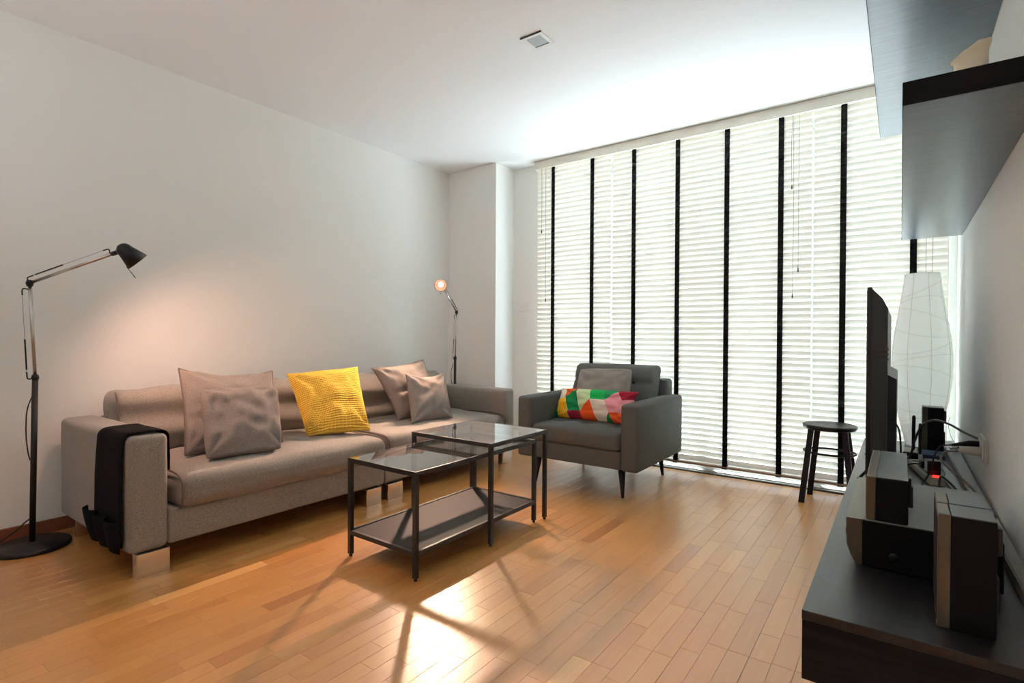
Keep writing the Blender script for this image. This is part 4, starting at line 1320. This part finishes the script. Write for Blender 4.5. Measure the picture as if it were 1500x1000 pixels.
bc_ = empty('plug', (0.07, 3.14, 0.447), 'small black plug on the far side of the power strip', 'plug')
MB().box((-0.018, -0.02, 0.0345), (0.018, 0.03, 0.066), 0.004, 2, mt).build('plug_body', M['black_plastic'], bc_)
MB().tube(curve_pts([mt @ Vector((-0.018, 0.005, 0.05)), mt @ Vector((-0.05, 0.01, 0.045)), mt @ Vector((-0.08, 0.04, 0.02)), mt @ Vector((-0.09, 0.12, 0.006))], 8), 0.003, 6).build('lead', M['cable_black'], bc_)

tr = empty('cable_trunking', (0.232, 2.8, CZ), 'long grey cable trunking lying on the console against the right wall', 'trunking')
vs = []
for (y_, xl) in ((1.45, 0.2420), (3.97, 0.1905)):
    xr_ = min(XR - 0.0025, xl + 0.062)
    vs += [(xl, y_, CZ), (xr_, y_, CZ), (xr_, y_, 0.441), (xl, y_, 0.441)]
MB().add(vs, [(0, 1, 2, 3), (7, 6, 5, 4), (0, 4, 5, 1), (1, 5, 6, 2), (2, 6, 7, 3), (3, 7, 4, 0)]).build('channel', M['trunking'], tr)
vs = []
for (y_, xl) in ((1.451, 0.2455), (3.969, 0.194)):
    xr_ = min(XR - 0.0025, xl + 0.056)
    vs += [(xl, y_, 0.4412), (xr_, y_, 0.4412), (xr_, y_, 0.4445), (xl, y_, 0.4445)]
MB().add(vs, [(0, 1, 2, 3), (7, 6, 5, 4), (0, 4, 5, 1), (1, 5, 6, 2), (2, 6, 7, 3), (3, 7, 4, 0)]).build('lid', M['trunking'], tr)

so = empty('wall_socket', (XR, 2.74, 0.61), 'pale double wall socket plate on the right wall above the trunking', 'socket')
MB().box((XR - 0.013, 2.665, 0.560), (XR - 0.0005, 2.835, 0.652), 0.003, 2).build('plate', M['socket'], so)
MB().box((XR - 0.016, 2.683, 0.572), (XR - 0.013, 2.752, 0.640), 0.001, 1).build('socket_face', M['white_plastic'], so)
MB().box((XR - 0.016, 2.760, 0.572), (XR - 0.013, 2.824, 0.640), 0.001, 1).build('socket_face', M['white_plastic'], so)
p1 = empty('plug', (0.235, 2.72, 0.60), 'grey plug with a thick grey cable in the wall socket', 'plug')
MB().tube([(XR - 0.0165, 2.718, 0.598), (XR - 0.05, 2.716, 0.598), (XR - 0.068, 2.714, 0.597), (XR - 0.085, 2.712, 0.594)], [0.017, 0.0165, 0.011, 0.006], 14).build('plug_body', M['beige_plastic'], p1)
MB().tube(curve_pts([(XR - 0.084, 2.712, 0.594), (0.145, 2.71, 0.585), (0.133, 2.70, 0.555), (0.160, 2.66, 0.525), (0.205, 2.61, 0.49), (0.238, 2.56, 0.455), (0.236, 2.45, 0.449)], 8), 0.0042, 8).build('lead', M['cable_grey'], p1)
p2 = empty('plug', (0.235, 2.79, 0.62), 'black plug with a thin black cable in the wall socket', 'plug')
MB().tube([(XR - 0.0165, 2.79, 0.616), (XR - 0.045, 2.788, 0.615), (XR - 0.075, 2.785, 0.610), (XR - 0.10, 2.78, 0.604)], [0.012, 0.012, 0.008, 0.004], 12).build('plug_body', M['black_plastic'], p2)
MB().tube(curve_pts([(XR - 0.10, 2.78, 0.604), (0.135, 2.775, 0.595), (0.115, 2.77, 0.555), (0.105, 2.76, 0.50), (0.085, 2.72, 0.462), (0.055, 2.62, 0.43), (0.030, 2.50, 0.418), (0.02, 2.42, 0.416)], 8), 0.0032, 6).build('lead', M['cable_black'], p2)
p3 = MB().tube(curve_pts([(XR - 0.014, 2.83, 0.630), (0.215, 2.88, 0.645), (0.17, 2.96, 0.665), (0.125, 3.06, 0.665), (0.085, 3.16, 0.625), (0.06, 3.24, 0.54), (0.045, 3.29, 0.46), (0.03, 3.36, 0.424)], 8), 0.0050, 8)
tag(p3.build('looping_cable', M['cable_grey'], origin=(0.15, 3.0, 0.55)), 'thick grey cable arching from the wall socket over to the router', 'cable')
m = MB(); m.tube(curve_pts([(0.115, 2.30, 0.416), (0.118, 2.44, 0.47), (0.122, 2.56, 0.50), (0.135, 2.60, 0.505), (0.17, 2.52, 0.48), (0.19, 2.40, 0.44), (0.205, 2.30, 0.417)], 8), 0.0040, 8)
tag(m.build('black_cable', M['cable_black'], origin=(0.15, 2.4, 0.42)), 'stiff black cable bent into a hoop behind the receiver', 'cable')
m = MB(); m.tube(curve_pts([(0.150, 3.30, 0.417), (0.168, 3.16, 0.417), (0.158, 3.02, 0.417), (0.168, 2.86, 0.418), (0.18, 2.74, 0.419)], 8), 0.0028, 6)
tag(m.build('black_cable', M['cable_black'], origin=(0.12, 3.0, 0.42)), 'thin black cable lying on the console between power strip and trunking', 'cable')
m = MB(); m.tube(curve_pts([(0.085, 3.36, 0.418), (0.11, 3.30, 0.432), (0.145, 3.29, 0.436), (0.170, 3.36, 0.43), (0.165, 3.45, 0.42)], 8), 0.0038, 6)
tag(m.build('pale_cable', M['white_plastic'], origin=(0.12, 3.3, 0.42)), 'pale cable looped beside the blue case behind the television', 'cable')
bx = empty('blue_case', (0.14, 3.55, CZ), 'flat dark blue case lying in front of the far speaker', 'case')
MB().box((0.098, 3.47, CZ), (0.188, 3.63, CZ + 0.016), 0.004, 2).build('case_body', M['blue'], bx)
MB().box((0.096, 3.468, CZ + 0.016), (0.188, 3.632, CZ + 0.022), 0.002, 1).build('case_lid', M['blue'], bx)

fl = empty('string_lights', (0.235, 3.62, 0.445), 'small tangle of clear fairy light beads on thin wire atop the trunking', 'string lights')
pts = []
rr_ = random.Random(5)
for k in range(60):
    a_ = k * 0.75
    pts.append((0.232 + 0.016 * cos(a_) + rr_.uniform(-.004, .004), 3.60 + 0.05 * sin(a_ * 1.13) + rr_.uniform(-.02, .02), 0.449 + 0.014 * (1 + sin(a_ * 0.6)) + 0.0))
pts.append((0.225, 3.70, 0.50)); pts.append((0.215, 3.78, 0.56)); pts.append((0.222, 3.80, 0.60))
MB().tube(curve_pts(pts, 4), 0.0011, 5).build('wire', M['cable_black'], fl)
for k in range(0, 60, 4):
    p = Vector(pts[k])
    m = MB(); m.lathe([(0.0, -0.005), (0.004, -0.003), (0.0048, 0.0), (0.004, 0.003), (0.0, 0.005)], p, 10); m.build('bead', M['beads'], fl)

# ------------------------------------------------------------------ rice paper lamp at the end of the console
pl = empty('paper_lamp', (0.098, 3.892, CZ), 'tall white rice paper lamp with wire pattern at the far end of the console', 'lamp')
LC = Vector((0.098, 3.892, 0))
RP = [(0.070, CZ + 0.002), (0.096, 0.52), (0.122, 0.65), (0.139, 0.78), (0.144, 0.88), (0.141, 0.97), (0.130, 1.07), (0.113, 1.18), (0.098, 1.28), (0.088, 1.36), (0.083, 1.405)]


def lamp_r(z):
    for (r0, z0), (r1, z1) in zip(RP, RP[1:]):
        if z0 <= z <= z1:
            t_ = (z - z0) / (z1 - z0); return r0 + (r1 - r0) * t_
    return RP[-1][0]


prof = []
for k in range(45):
    z = RP[0][1] + (RP[-1][1] - RP[0][1]) * k / 44
    # smooth interpolation
    r_ = (lamp_r(max(RP[0][1], z - 0.03)) + lamp_r(z) + lamp_r(min(RP[-1][1] - 1e-4, z + 0.03))) / 3
    prof.append((r_, z))
MB().lathe(prof, LC, 40).build('paper_shade', M['paper'], pl)
for k in range(8):
    a_ = 2 * pi * k / 8 + 0.3
    MB().tube([LC + Vector(((r_ + 0.0008) * cos(a_), (r_ + 0.0008) * sin(a_), z)) for r_, z in prof[::2]], 0.0011, 5).build('wire_rib', M['paper_wire'], pl)
for k in range(11):
    z0 = 0.50 + 0.082 * k
    tlt = (0.035 if k % 2 else -0.05); ph = k * 1.7
    rg = []
    for q in range(41):
        a_ = 2 * pi * q / 40; z = min(1.40, max(CZ + 0.01, z0 + tlt * sin(a_ + ph)))
        i_ = (z - RP[0][1]) / (RP[-1][1] - RP[0][1]) * 44; i0 = min(43, int(i_)); r_ = prof[i0][0] + (prof[i0 + 1][0] - prof[i0][0]) * (i_ - i0)
        rg.append(LC + Vector(((r_ + 0.0008) * cos(a_), (r_ + 0.0008) * sin(a_), z)))
    MB().tube(rg, 0.0011, 5, False).build('wire_ring', M['paper_wire'], pl)
MB().tube([LC + Vector((0.082 * cos(2 * pi * q / 40), 0.082 * sin(2 * pi * q / 40), 1.4045)) for q in range(41)], 0.002, 6, False).build('top_ring', M['paper_wire'], pl)
